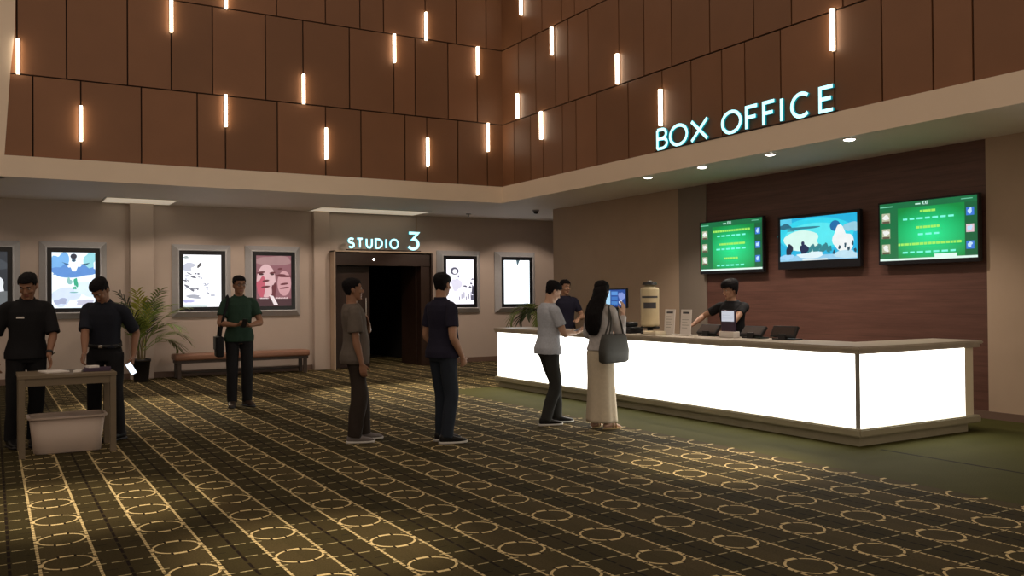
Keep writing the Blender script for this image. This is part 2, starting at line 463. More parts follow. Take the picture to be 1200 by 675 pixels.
def letter(ch, w, h, t):
    i = t/2; W = w-t; H = h-t
    P = lambda *q: [(i+a*W, i+b*H) for a, b in q]
    A = lambda cx, cy, rx, ry, a0, a1: [(i+x*W, i+y*H) for x, y in arc(cx, cy, rx, ry, a0, a1)]
    return {
        'B': [(P((0, 0), (0, 1)), 0), (P((0, 1), (.5, 1))+A(.5, .76, .42, .24, 90, -90)+P((0, .52)), 0), (P((.5, .52))+A(.5, .26, .5, .26, 90, -90)+P((0, 0)), 0)],
        'O': [(A(.5, .5, .5, .5, 0, 342), 1)], 'X': [(P((0, 0), (1, 1)), 0), (P((0, 1), (1, 0)), 0)],
        'F': [(P((0, 0), (0, 1), (1, 1)), 0), (P((0, .52), (.85, .52)), 0)], 'I': [(P((.5, 0), (.5, 1)), 0)],
        'C': [(A(.5, .5, .5, .5, 48, 312), 0)], 'E': [(P((1, 0), (0, 0), (0, 1), (1, 1)), 0), (P((0, .52), (.85, .52)), 0)],
        'S': [(A(.5, .755, .5, .245, 35, 270)+A(.5, .255, .5, .255, 90, -145)[1:], 0)],
        'T': [(P((.5, 0), (.5, 1)), 0), (P((0, 1), (1, 1)), 0)], 'U': [(P((0, 1), (0, .4))+A(.5, .4, .5, .4, 180, 360)+P((1, 1)), 0)],
        'D': [(P((0, 0), (0, 1), (.4, 1))+A(.4, .5, .6, .5, 90, -90)+P((0, 0)), 0)],
        '3': [(P((.05, 1), (.95, 1), (.45, .62))+A(.45, .31, .52, .31, 88, -150), 0)],
    }[ch]
def sign(name, label, items, t, origin, rz, depth, rail):
    s = thing(name, label, 'sign', origin, rz)
    for ch, x0, x1, z0, z1 in items:
        mb = MB(); tt = t*(1.55 if ch == '3' else 1)
        for pts, cl in letter(ch, x1-x0, z1-z0, tt): stroke(mb, pts, tt, -depth/2, depth/2, cl)
        o = obj('letter' if ch != '3' else 'numeral', mb, s); o.location = (x0, 0, z0)
    mb = MB(); mb.box((items[0][1]-.03, -.02, -.012), (items[-1][2]+.03, .02, .008), M['gap']); obj('mounting_rail', mb, s)
YO = 10.364
BX = [('B', 10.364, 10.10), ('O', 10.075, 9.66), ('X', 9.61, 9.24), ('O', 8.99, 8.60), ('F', 8.54, 8.30), ('F', 8.235, 8.005), ('I', 7.955, 7.865), ('C', 7.765, 7.42), ('E', 7.325, 7.09)]
sign('box_office_sign', 'glowing cyan BOX OFFICE letters standing above the counter soffit', [(c, YO-a, YO-b, .005, .335) for c, a, b in BX], (.046), (8.675, YO, ZF+.012), -PI/2, .03, True)
ST = [('S', 6.482, 6.634), ('T', 6.672, 6.830), ('U', 6.880, 7.040), ('D', 7.090, 7.270), ('I', 7.315, 7.385), ('O', 7.425, 7.647)]
sign('studio_sign', 'glowing cyan STUDIO 3 letters above the dark double doors', [(c, a-6.482, b-6.482, .03, .255) for c, a, b in ST]+[('3', 7.848-6.482, 8.14-6.482, .012, .42)], .038, (6.482, 17.84, 2.532), 0, .05, True)

# ------------------------------------------------------------------ picture panels (posters, screens)
class Pic:
    """flat printed layers on one mesh; u,v in 0..1 across width w and height h, each layer 0.4 mm in front of the last"""
    def __init__(self, w, h): self.mb = MB(); self.w, self.h, self.k = w, h, 0
    def poly(self, pts, m):
        self.k += 1; d = -.0004*self.k
        self.mb.face([((u-.5)*self.w, d, v*self.h) for u, v in pts], m)
    def rect(self, u0, v0, u1, v1, m): self.poly([(u0, v0), (u1, v0), (u1, v1), (u0, v1)], m)
    def ell(self, u, v, ru, rv, m, n=18, rot=0):
        a = math.radians(rot); pts = []
        for k in range(n):
            x, y = ru*self.w*math.cos(2*PI*k/n), rv*self.h*math.sin(2*PI*k/n)
            pts.append((u+(x*math.cos(a)-y*math.sin(a))/self.w, v+(x*math.sin(a)+y*math.cos(a))/self.h))
        self.poly(pts, m)
    def blob(self, u, v, ru, rv, m, seed=0, rough=.35, n=26):
        R = random.Random(seed); pts = []
        ph = [R.random()*6.28 for _ in range(4)]
        for k in range(n):
            a = 2*PI*k/n; r = 1+rough*sum(math.sin((j+2)*a+ph[j])/(j+2) for j in range(4))
            pts.append((min(1, max(0, u+ru*r*math.cos(a))), min(1, max(0, v+rv*r*math.sin(a)))))
        self.poly(pts, m)
    def done(self, name, parent, loc=(0, 0, 0)):
        me = bpy.data.meshes.new(name); self.mb.bm.to_mesh(me)
        for m in self.mb.mats: me.materials.append(m)
        o = bpy.data.objects.new(name, me); COL.objects.link(o); o.parent = parent; o.location = loc
        return o
EM = {}
def em(r, g, b, s=1.0):
    k = (r, g, b, s)
    if k not in EM: EM[k] = emit('lit_print_%d' % len(EM), tuple(((c/255+.055)/1.055)**2.4 if c > 10 else c/255/12.92 for c in (r, g, b)), s, .10, 7, base=(.02, .02, .02))
    return EM[k]

def poster(label, x0, x1, z0, z1, draw, ox0=.11, ox1=.115):
    """bevelled metal case on the back wall: outer frame at the wall, lip and lit sheet in front"""
    cx = (x0+x1)/2; w, h = x1-x0, z1-z0
    t = thing('poster_case', label, 'poster', (cx, YB, z0), 0, 'lit movie posters on the back wall')
    bo, bl, d = .205, .095, .13        # margins outside the sheet: frame foot on the wall, front lip; depth
    mb = MB()
    sq = lambda m, y: [V((-w/2-m, y, -m)), V((w/2+m, y, -m)), V((w/2+m, y, h+m)), V((-w/2-m, y, h+m))]
    mb.loft([sq(bo, 0), sq(bo, -.03), sq(bl+.012, -d), sq(bl, -d-.004), sq(bl-.012, -d), sq(bl-.012, -d+.03), sq(bl-.012, 0)], M['steel'], closed=True)
    obj('case_frame', mb, t, smooth=False)
    mb = MB()
    mb.loft([sq(bl-.013, -.004), sq(bl-.013, -d+.018), sq(0.004, -d+.018), sq(0.004, -.004)], M['blackframe'], closed=True)
    obj('black_border', mb, t, smooth=False)
    p = Pic(w+.006, h+.006); draw(p); p.done('poster_sheet', t, (0, -d+.03, -.003))
    return t
def art_dark(p):
    p.rect(0, 0, 1, 1, em(52, 58, 66, .8)); p.blob(.45, .8, .5, .16, em(75, 82, 90, .8), 3); p.blob(.75, .40, .20, .17, em(235, 240, 245, 1), 5, .2)
    p.blob(.75, .2, .3, .14, em(110, 115, 118, .9), 8)
def art_blue(p):
    p.rect(0, 0, 1, 1, em(232, 244, 255, 1.25)); p.blob(.3, .22, .34, .16, em(214, 228, 250, 1.1), 31); p.blob(.75, .34, .26, .12, em(222, 240, 250, 1.1), 33); p.blob(.18, .80, .2, .2, em(120, 180, 235, 1.1), 1); p.blob(.88, .86, .16, .15, em(150, 215, 225, 1.1), 2)
    p.poly([(.02, .60), (.30, .80), (.5, .62), (.72, .80), (.98, .64), (.96, .74), (.70, .60), (.28, .58)], em(96, 150, 220, 1))
    p.blob(.5, .65, .5, .11, em(100, 152, 222, 1), 4); p.poly([(.38, .82), (.64, .82), (.55, .66), (.47, .66)], em(238, 246, 255, 1.2))
    p.ell(.50, .93, .075, .05, em(58, 62, 80, .8)); p.ell(.50, .86, .05, .03, em(60, 95, 120, .8))
    p.poly([(.22, .83), (.42, .78), (.36, .76)], em(70, 120, 170, .8)); p.poly([(.62, .78), (.88, .82), (.80, .77)], em(70, 120, 150, .8))
    p.blob(.40, .48, .06, .06, em(150, 205, 200, 1), 9); p.blob(.55, .46, .05, .08, em(60, 180, 140, 1), 12); p.blob(.52, .36, .04, .03, em(90, 195, 160, 1), 13)
    p.blob(.2, .12, .14, .06, em(175, 185, 215, 1), 14); p.blob(.75, .1, .2, .05, em(205, 205, 225, 1), 15)
    p.ell(.5, .28, .10, .012, em(130, 190, 190, 1))
def art_ink(p):
    p.rect(0, 0, 1, 1, em(250, 250, 255, 1.3))
    R = random.Random(4); g = em(120, 122, 135, .9); l = em(195, 198, 212, 1.1)
    p.blob(.12, .77, .16, .08, l, 2); p.blob(.07, .95, .06, .03, em(170, 180, 180, 1), 3); p.ell(.42, .80, .035, .065, em(95, 95, 98, .8), rot=-35)
    for u, v, s in ((.12, .62, .1), (.25, .60, .09), (.36, .63, .04), (.08, .52, .06), (.10, .37, .12), (.24, .35, .10), (.36, .36, .07), (.56, .43, .10), (.62, .36, .05), (.60, .25, .09), (.74, .24, .08), (.45, .55, .04)):
        for k in range(3): p.ell(u+R.uniform(-.04, .04), v+R.uniform(-.03, .03), s*R.uniform(.4, .9), .012*R.uniform(.7, 1.8), g if R.random() < .65 else l, rot=R.uniform(-50, 50))
    p.blob(.26, .20, .20, .035, em(175, 178, 190, 1), 5); p.blob(.12, .11, .14, .03, em(190, 190, 235, 1), 7); p.rect(.0, .0, .62, .035, em(214, 226, 226, 1.1))
def art_pink(p):
    p.rect(0, 0, 1, 1, em(150, 98, 106, .85)); p.blob(.5, .9, .5, .1, em(172, 132, 132, .9), 21, .2)
    sk = em(226, 184, 186, .95); dk = em(112, 50, 60, .8); rd = em(200, 92, 110, .9)
    p.ell(.28, .50, .27, .33, sk); p.blob(.14, .38, .14, .17, rd, 6); p.ell(.80, .45, .2, .25, em(214, 160, 164, .9)); p.blob(.78, .60, .22, .03, dk, 9)
    for a, b, c, d in ((.13, .665, .12, .022), (.46, .66, .09, .02), (.27, .50, .1, .022), (.26, .38, .13, .022), (.68, .74, .07, .02), (.80, .44, .12, .02), (.80, .36, .14, .016)): p.ell(a, b, c, d, dk, rot=8)
    p.ell(.14, .63, .07, .02, em(70, 30, 38, .8)); p.ell(.45, .63, .06, .018, em(70, 30, 38, .8)); p.blob(.5, .30, .07, .16, dk, 15)
    p.rect(0, 0, 1, .15, em(78, 46, 54, .8)); p.poly([(.36, .22), (.48, .20), (.62, .02), (.50, .02)], em(240, 225, 225, 1))
    for k in range(7): p.rect(.10+.035*k, .145, .125+.035*k, .165, em(240, 225, 225, 1))
    for k in range(10): p.rect(.54+.036*k, .145, .566+.036*k, .165+.01*(k % 2), em(235, 205, 205, 1))
def art_sketch(p):
    p.rect(0, 0, 1, 1, em(247, 244, 255, 1.3)); g = em(150, 148, 170, .9); d = em(105, 105, 125, .8)
    p.ell(.30, .74, .15, .085, d); p.ell(.31, .73, .085, .055, em(240, 236, 246, 1.2)); p.ell(.44, .62, .03, .03, g); p.blob(.36, .44, .16, .16, em(226, 222, 238, 1.1), 4)
    for u, v, s in ((.68, .40, .07), (.86, .38, .06), (.9, .46, .04), (.95, .56, .04)): p.blob(u, v, s, .02, d, int(u*90))
    for k in range(6): p.rect(.45+.085*k, .10+.02*(k % 3), .485+.085*k, .17+.05*((k*7) % 3), g)
    p.rect(.88, .08, 1, .2, d); p.blob(.97, .30, .05, .12, em(70, 70, 88, .8), 11)
def art_white(p):
    p.rect(0, 0, 1, 1, em(240, 250, 255, 1.7)); p.poly([(.48, 1), (.62, 1), (.57, .93), (.52, .86), (.50, .93)], em(95, 120, 130, .8)); p.blob(.74, .9, .18, .06, em(238, 252, 222, 1.4), 2)
poster('dark grey lit poster cut by the left photo edge', -.47, .235, 1.37, 2.38, art_dark)
poster('lit blue and white costumed figure poster behind the two uniformed staff', .945, 1.655, 1.37, 2.385, art_blue)
poster('lit white poster with grey ink marks between palm and green shirt man', 3.225, 3.935, 1.36, 2.38, art_ink)
poster('lit pink poster with two large faces left of the doors', 4.635, 5.345, 1.36, 2.385, art_pink)
poster('lit white poster with a sketched figure behind the navy shirt man', 8.93, 9.632, 1.35, 2.37, art_sketch)
poster('overexposed plain white lit poster nearest the counter', 10.445, 11.15, 1.34, 2.37, art_white)

# wall screens
def tv(label, y0, y1, z0, z1, bez, chin, draw, tilt=0):
    w, h = y1-y0, z1-z0
    t = thing('wall_screen', label, 'screen', (XR-.10, (y0+y1)/2, z0), -PI/2, 'three wall screens above the counter')
    mb = MB(); mb.box((-w/2-bez, 0, -chin), (w/2+bez, .055, h+bez), M['blackframe'], .006)
    mb.box((-w/2-bez, -.008, -chin), (w/2+bez, .0, 0), M['blackframe'], .002); mb.box((-w/2-bez, -.008, h), (w/2+bez, 0, h+bez), M['blackframe'], .002)
    mb.box((-w/2-bez, -.008, 0), (-w/2, 0, h), M['blackframe'], .002); mb.box((w/2, -.008, 0), (w/2+bez, 0, h), M['blackframe'], .002)
    obj('housing', mb, t)
    p = Pic(w, h); draw(p); p.done('display', t, (0, -.001, 0))
    mb = MB(); mb.box((-.2, .055, h*.3), (.2, .118, h*.7), M['black']); obj('wall_bracket', mb, t)
    return t
def GREEN(w, h):
    m, nt, b = base_mat('green_schedule_page')
    tc = nt.nodes.new('ShaderNodeTexCoord'); sp = nt.nodes.new('ShaderNodeSeparateXYZ'); nt.links.new(tc.outputs['Object'], sp.inputs[0])
    dx = (E(sp.outputs[0])-.03*w)*(1/w); dz = (E(sp.outputs[2])-.42*h)*(1/h)
    r = (dx*dx+dz*dz*.8).sqrt()
    c = mixc((r*2.1).min(1), (.012, .86, .30), (.002, .26, .05))
    nt.links.new(c, b.inputs['Emission Color']); b.inputs['Emission Strength'].default_value = 1; b.inputs['Base Color'].default_value = (.02, .02, .02, 1)
    return m
def sched(rows, seed, top):
    def d(p):
        G = lambda r, g, b, s=1.0: em(r, g, b, s)
        p.rect(0, 0, 1, 1, GREEN(p.w, p.h))
        p.rect(0, .90, 1, 1, G(16, 110, 66)); p.rect(0, .0, .2, .90, G(20, 112, 66)); p.rect(.88, .0, 1, .90, G(16, 96, 58))
        p.rect(0, 0, 1, .035, G(225, 250, 240))
        if top: p.rect(.58, .035, .80, .09, G(225, 250, 240))
        R = random.Random(seed)
        for k, v in enumerate((.66, .39, .12)):
            p.rect(.025, v, .115, v+.17, G(185, 190, 160)); p.blob(.07, v+.10, .03, .05, G(238, 240, 235), k+3); p.rect(.03, v, .11, v+.035, G(95, 80, 65))
            c = G(60, 120, 215) if not (top and k == 1) else G(225, 195, 205)
            p.rect(.895, v+.02, .97, v+.15, c); p.blob(.93, v+.09, .022, .04, G(190, 225, 250), k)
        for v, w, yel in rows:
            u = .52-w/2
            while u < .52+w/2:
                l = R.uniform(.02, .05) if yel else R.uniform(.045, .065); hh = .021 if yel else .017
                p.rect(u, v-hh, u+l, v+hh*.9, G(165, 240, 100) if yel else G(125, 250, 225)); u += l+(.006 if yel else .024)
        # small header mark
        p.rect(.40, .935, .455, .955, G(205, 245, 230))
        for a, b in ((0, 1), (1, 1), (2, 0)):
            u = .47+a*.028
            if b:
                p.poly([(u, .925), (u+.006, .925), (u+.024, .985), (u+.018, .985)], G(215, 250, 240)); p.poly([(u, .985), (u+.006, .985), (u+.024, .925), (u+.018, .925)], G(215, 250, 240))
            else: p.rect(u, .925, u+.006, .985, G(215, 250, 240))
        p.rect(.02, .93, .16, .948, G(120, 205, 170)); p.rect(.86, .945, .97, .958, G(120, 205, 170))
    return d
def film(p):
    G = em
    p.rect(0, 0, 1, 1, G(30, 180, 225)); p.ell(.46, .60, .50, .38, G(50, 215, 238), 28); p.ell(.46, .56, .40, .30, G(90, 232, 242), 28); p.blob(.30, .45, .26, .24, G(215, 250, 240), 5, .25)
    p.rect(0, .86, .16, 1, G(90, 205, 235)); p.blob(.07, .82, .07, .08, G(40, 110, 135), 3); p.blob(.30, .76, .20, .035, G(50, 130, 150), 7); p.rect(.10, .70, .2, .73, G(70, 150, 165))
    p.ell(.73, .75, .065, .12, G(30, 110, 170)); p.blob(.82, .42, .12, .28, G(240, 245, 245), 9); p.blob(.93, .70, .08, .12, G(150, 205, 225), 13)
    for k in range(14): p.blob(.38+.022*k, .22+.03*((k*5) % 4), .022, .07+.02*((k*3) % 3), G(45, 130, 140), k)
    p.blob(.13, .24, .045, .15, G(18, 34, 62), 2, .3); p.ell(.13, .37, .018, .04, G(18, 34, 62)); p.blob(.33, .26, .05, .13, G(20, 40, 78), 4, .3); p.ell(.315, .40, .022, .05, G(20, 40, 78))
    p.rect(0, 0, 1, .12, G(150, 205, 235)); p.blob(.1, .10, .08, .07, G(165, 215, 250), 8); p.blob(.42, .12, .2, .06, G(225, 245, 250), 6); p.blob(.88, .10, .14, .1, G(190, 225, 240), 16)
    for u, v in ((.72, .16), (.79, .26), (.86, .30), (.9, .22), (.95, .34), (.98, .18)): p.blob(u, v, .014, .05, G(30, 75, 95), int(u*100))
    p.rect(.31, .0, .64, .035, G(225, 240, 240))
tv('green schedule screen on the left of the three wall screens', 9.675, 11.03, 1.90, 2.69, .02, .05, sched([(.80, .60, 1), (.70, .46, 0), (.53, .38, 1), (.43, .48, 0), (.24, .22, 1), (.10, .46, 0)], 3, False))
tv('middle wall screen showing a bright blue film still', 7.955, 9.315, 1.99, 2.615, .045, .115, film)
tv('large green schedule screen on the right of the three wall screens', 6.255, 7.60, 1.93, 2.68, .022, .05, sched([(.82, .16, 1), (.70, .52, 0), (.55, .24, 1), (.43, .20, 0), (.27, .62, 1), (.13, .52, 0)], 8, True))

# ------------------------------------------------------------------ box office counter
t = thing('box_office_counter', 'long glowing white box office counter with stone worktop', 'counter', (7.34, 5.76, 0))
cy = lambda y: y-5.76
cx_ = lambda x: x-7.34
YE = 12.95
def Lshape(mb, x0, y0, z0, z1, m, xin, yin, xe, ye, bev=0):
    poly = [(cx_(x0), cy(y0)), (cx_(xe), cy(y0)), (cx_(xe), cy(yin)), (cx_(xin), cy(yin)), (cx_(xin), cy(ye)), (cx_(x0), cy(ye))]
    lo = [mb.bm.verts.new((x, y, z0)) for x, y in poly]; hi = [mb.bm.verts.new((x, y, z1)) for x, y in poly]
    fs = [mb.bm.faces.new(lo), mb.bm.faces.new(hi)]
    for k in range(6): fs.append(mb.bm.faces.new((lo[k], lo[(k+1) % 6], hi[(k+1) % 6], hi[k])))
    for f in fs: f.material_index = mb.mi(m)
    if bev: bmesh.ops.bevel(mb.bm, geom=list({e for f in fs for e in f.edges}), offset=bev, segments=2, affect='EDGES')
mb = MB(); Lshape(mb, 7.30, 5.72, .91, .955, M['stone'], 7.98, 6.30, 9.30, YE+.04, .006); Lshape(mb, 7.28, 5.70, .945, .985, M['stone'], 7.99, 6.31, 9.33, YE+.05, .012); obj('worktop', mb, t)
mb = MB(); mb.box((cx_(7.345), cy(5.80), .17), (cx_(7.40), cy(YE), .91), M['counter_glow']); obj('front_light_panel', mb, t)
mb = MB(); mb.box((cx_(7.36), cy(5.765), .17), (cx_(9.08), cy(5.815), .91), M['counter_glow']); obj('end_light_panel', mb, t)
mb = MB(); mb.box((cx_(9.08), cy(5.765), .17), (cx_(9.235), cy(6.25), .91), M['cream'], .004); obj('panel_falloff_strip', mb, t)  # added cream strip standing in for the light panel dimming towards its end
mb = MB(); mb.box((cx_(7.338), cy(5.758), .17), (cx_(7.358), cy(5.80), .91), M['seam']); obj('corner_seam', mb, t)
mb = MB(); Lshape(mb, 7.29, 5.71, .095, .175, M['stone_base'], 7.93, 6.27, 9.29, YE+.03, .012); obj('base_moulding', mb, t)
mb = MB(); Lshape(mb, 7.35, 5.77, 0, .10, M['stone_base'], 7.90, 6.25, 9.13, YE-.02); obj('plinth', mb, t)
mb = MB(); mb.box((cx_(7.40), cy(5.82), .17), (cx_(7.93), cy(YE-.02), .91), M['pilaster']); mb.box((cx_(7.93), cy(5.82), .17), (cx_(9.07), cy(6.25), .91), M['pilaster']); obj('cabinet_body', mb, t)
ZW = .985
# low terminals leaning back, backs to the hall
def terminal(label, x, y, w, h, lean, rz=0):
    t = thing('ticket_terminal', label, 'terminal', (x, y, ZW), -PI/2+rz, 'dark ticket terminals on the counter')
    R = Matrix.Translation((0, .02, .03)) @ Matrix.Rotation(-lean, 4, 'X')
    mb = MB(); mb.box((-w/2, -.018, 0), (w/2, .018, h), M['black'], .006, R); obj('screen_back', mb, t)
    mb = MB(); mb.box((-w/2+.02, -.021, .02), (w/2-.02, -.018, h-.02), M['darkdoor'], 0, R); obj('rear_cover', mb, t)
    mb = MB(); mb.box((-w/2+.02, .02, 0), (w/2-.02, .17, .016), M['black'], .004); mb.box((-.05, .0, .0), (.05, .05, .07), M['black'], .004); obj('stand', mb, t)
terminal('dark ticket terminal just left of the counter clerk', 7.74, 8.36, .34, .15, .75)
terminal('dark ticket terminal just right of the counter clerk', 7.74, 7.60, .34, .145, .75)
terminal('dark ticket terminal standing alone at the right of the worktop', 7.74, 7.11, .36, .14, .5)
# customer display in front of the clerk
t = thing('customer_display', 'small white and dark customer display in front of the clerk', 'display', (7.72, 7.92, ZW), -PI/2)
mb = MB(); mb.box((-.125, -.05, 0), (.125, .06, .075), M['white'], .008); obj('base', mb, t)
mb = MB(); mb.box((-.115, -.014, .07), (.115, .014, .335), M['purple'], .006); obj('body', mb, t)
p = Pic(.21, .125); p.rect(0, 0, 1, 1, em(205, 208, 218, .9)); p.rect(.1, .3, .9, .34, em(180, 184, 196, .9)); p.rect(.1, .6, .7, .64, em(180, 184, 196, .9)); p.done('screen', t, (0, -.0145, .195))
# menu cards
def card(label, x, y, h):
    t = thing('menu_card', label, 'sign holder', (x, y, ZW), -PI/2, 'white menu cards on the counter')
    mb = MB(); mb.box((-.1, -.004, .012), (.1, .004, h), M['paper'], .002, Matrix.Rotation(-.08, 4, 'X')); obj('card', mb, t)
    mb = MB(); mb.box((-.105, -.045, 0), (.105, .045, .014), M['white'], .004); obj('foot', mb, t)
    R = Matrix.Rotation(-.08, 4, 'X')
    mb = MB(); mb.box((-.062, -.0055, h-.055), (.062, -.0042, h-.03), M['ink'], 0, R)
    for k in range(5): mb.box((-.07, -.0055, h-.10-.035*k), (.03+.03*(k % 2), -.0042, h-.094-.035*k), M['seam'], 0, R)
    obj('print', mb, t)
card('white menu card standing beside the yellow canister', 7.72, 9.02, .335)
card('white menu card standing second, nearer the clerk', 7.70, 8.68, .335)
# pale yellow canister dispenser
t = thing('canister_dispenser', 'tall pale yellow canister with dark lid and band on the counter', 'dispenser', (7.72, 9.41, ZW), -PI/2)
mb = MB(); q = [(.085, .095), (.122, .11), (.126, .14), (.126, .60), (.120, .625), (.07, .635), (.065, .665)]
mb.loft([[V((r_*math.cos(2*PI*k/28), r_*math.sin(2*PI*k/28), z)) for k in range(28)] for r_, z in q], M['yellowjar']); obj('canister', mb, t, smooth=True)
mb = MB(); mb.cyl((0, 0, .665), (0, 0, .70), .105, .09, M['black'], 24); mb.ball((0, 0, .70), (.045, .045, .022), M['black']); obj('lid', mb, t, smooth=False)
def wrap(zc, hh, na, r_):
    mb = MB(); a_ = lambda k: -PI/2+.88+(k-na)*.06
    P_ = lambda k, z: V((r_*math.cos(a_(k)), r_*math.sin(a_(k)), z))
    hk = lambda k: hh
    for k in range(2*na): mb.face([P_(k, zc-hk(k)), P_(k+1, zc-hk(k+1)), P_(k+1, zc+hk(k+1)), P_(k, zc+hk(k))], M['ink'])
    bmesh.ops.remove_doubles(mb.bm, verts=mb.bm.verts, dist=.0004); return mb
obj('dark_label', wrap(.385, .04, 12, .1275), t); obj('dark_band', wrap(.50, .012, 16, .1275), t)
mb = MB(); mb.cyl((0, 0, 0), (0, 0, .03), .13, .12, M['black'], 24); mb.cyl((0, 0, .03), (0, 0, .09), .04, .04, M['black']); mb.box((-.17, -.03, .075), (.17, .03, .10), M['black'], .008); obj('stand', mb, t)
# blue customer monitor on a pole and the printer below
t = thing('pole_monitor', 'small blue lit monitor on a pole beside the woman', 'monitor', (7.72, 10.17, ZW), -PI/2)
mb = MB(); mb.box((-.12, -.07, 0), (.12, .07, .02), M['black'], .005); mb.cyl((0, .02, .02), (0, .02, .45), .022, m=M['black']); obj('stand', mb, t)
mb = MB(); mb.box((-.25, 0, .345), (.25, .035, .625), M['blackframe'], .006); obj('housing', mb, t)
p = Pic(.46, .24); p.rect(0, 0, 1, 1, em(35, 75, 150)); p.rect(.0, .1, .22, .95, em(170, 215, 245)); p.rect(.28, .68, .6, .9, em(90, 150, 220)); p.rect(.28, .4, .6, .6, em(60, 115, 190)); p.rect(.28, .12, .6, .32, em(70, 130, 200)); p.blob(.8, .6, .14, .3, em(130, 150, 215), 4); p.blob(.75, .25, .1, .1, em(215, 225, 245), 6)
p.done('display', t, (0, -.001, .365))
t = thing('receipt_printer', 'low black receipt printer at the far end of the worktop', 'printer', (7.66, 9.82, ZW), -PI/2)
mb = MB(); mb.box((-.19, -.10, 0), (.19, .12, .085), M['black'], .012); obj('body', mb, t)
mb = MB(); mb.box((-.185, -.07, .085), (.09, .12, .15), M['black'], .02, Matrix.Rotation(.02, 4, 'X')); mb.box((-.17, -.1025, .055), (.17, -.098, .062), M['seam']); obj('lid', mb, t)
mb = MB(); mb.box((-.13, -.09, 0), (.13, .09, .012), M['cream'], .003)
for a, b in (((-.13, -.09, 0), (-.12, .09, .05)), ((.12, -.09, 0), (.13, .09, .05)), ((-.13, .08, 0), (.13, .09, .05)), ((-.13, -.09, 0), (.13, -.08, .04))): mb.box(a, b, M['cream'], .002)
t = tag(obj('leaflet_tray', mb), 'shallow cream leaflet tray between canister and menu cards', 'tray'); t.location = (7.56, 9.13, ZW); t.rotation_euler = (0, 0, -PI/2)

# ------------------------------------------------------------------ soffit lamps
for k, (y, lb) in enumerate(((10.754, 'recessed downlight farthest left in the row under the soffit'), (9.535, 'recessed downlight second from the left under the soffit'), (8.245, 'recessed downlight third from the left under the soffit'), (7.003, 'recessed downlight rightmost in the row under the soffit'))):
    t = thing('recessed_downlight', lb, 'ceiling light', (8.81, y, ZS), 0, 'downlights above the counter')
    mb = MB(); n = 24
    ring = lambda r, z: [V((r*math.cos(2*PI*i/n), r*math.sin(2*PI*i/n), z)) for i in range(n)]
    mb.loft([ring(.085, 0), ring(.085, -.008), ring(.065, -.010), ring(.065, 0)], M['lamptrim'], closed=True); obj('trim_ring', mb, t)
    mb = MB(); mb.loft([ring(.064, -.003), ring(.064, -.012), ring(.04, -.022)], M['lampglow']); obj('lens', mb, t)
    L = bpy.data.lights.new('downlight_beam', 'SPOT'); L.energy = 130; L.color = (1, .86, .72); L.spot_size = math.radians(118); L.spot_blend = .5; L.shadow_soft_size = .05
    o = bpy.data.objects.new('downlight_beam', L); COL.objects.link(o); o.location = (8.81, y, ZS-.04)
def strip(label, x0, x1, y0, y1, cl):  # added glowing panel with rim, imitates bounced light on the soffit; no real fitting
    t = thing('bounce_glow_panel', label, 'ceiling light', ((x0+x1)/2, (y0+y1)/2, ZS), 0, 'added patches of bounced light under the back soffit')
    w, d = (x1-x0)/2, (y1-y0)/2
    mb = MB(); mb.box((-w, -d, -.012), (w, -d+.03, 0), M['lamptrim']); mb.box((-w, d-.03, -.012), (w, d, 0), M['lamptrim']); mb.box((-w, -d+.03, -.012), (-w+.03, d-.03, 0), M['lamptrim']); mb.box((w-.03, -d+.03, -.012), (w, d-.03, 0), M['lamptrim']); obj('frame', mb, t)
    mb = MB(); mb.box((-w+.03, -d+.03, -.008), (w-.03, d-.03, -.001), M['bounceglow']); obj('diffuser', mb, t)  # glowing sheet, the bounced light put into its colour
strip('added patch of bounced light under the soffit above the palm plant', 1.75, 3.0, 17.2, 18.15, 0)
strip('added patch of bounced light under the soffit above the studio sign', 5.7, 8.15, 17.2, 18.15, 0)
t = thing('dome_camera', 'small dark dome camera under the soffit beside the wall end', 'camera', (9.986, 15.92, ZS+.004))
mb = MB(); mb.cyl((0, 0, 0), (0, 0, -.035), .075, .07, M['camgrey'], 20); obj('housing', mb, t)
mb = MB(); mb.ball((0, 0, -.04), (.058, .058, .055), M['camdome']); obj('dome', mb, t, smooth=True)
t = thing('sprinkler_head', 'tiny ceiling sprinkler right of the studio sign', 'sprinkler', (9.09, 17.3, ZS+.004))
mb = MB(); mb.cyl((0, 0, 0), (0, 0, -.02), .06, .055, M['camgrey'], 16); obj('cover_plate', mb, t)
mb = MB(); mb.cyl((0, 0, -.02), (0, 0, -.07), .012, .012, M['camgrey'], 10); mb.cyl((0, 0, -.07), (0, 0, -.076), .032, .032, M['camgrey'], 14); obj('deflector', mb, t)

# ------------------------------------------------------------------ bench
t = thing('waiting_bench', 'long brown leather bench with dark legs under the posters', 'bench', (4.27, 17.78, 0))
mb = MB(); mb.box((-1.30, -.23, .345), (1.30, .23, .465), M['leather'], .03); obj('seat_cushion', mb, t, smooth=True)
mb = MB(); mb.box((-1.27, -.20, .29), (1.27, .20, .345), M['darkwood']); obj('seat_frame', mb, t)
for sx in (-1.25, 1.18):
    for sy in (-.19, .13):
        mb = MB(); mb.box((sx, sy, 0), (sx+.07, sy+.06, .29), M['darkwood'], .004); obj('leg', mb, t)
mb = MB(); mb.box((-1.18, .14, .07), (1.18, .18, .11), M['darkwood']); obj('stretcher', mb, t)

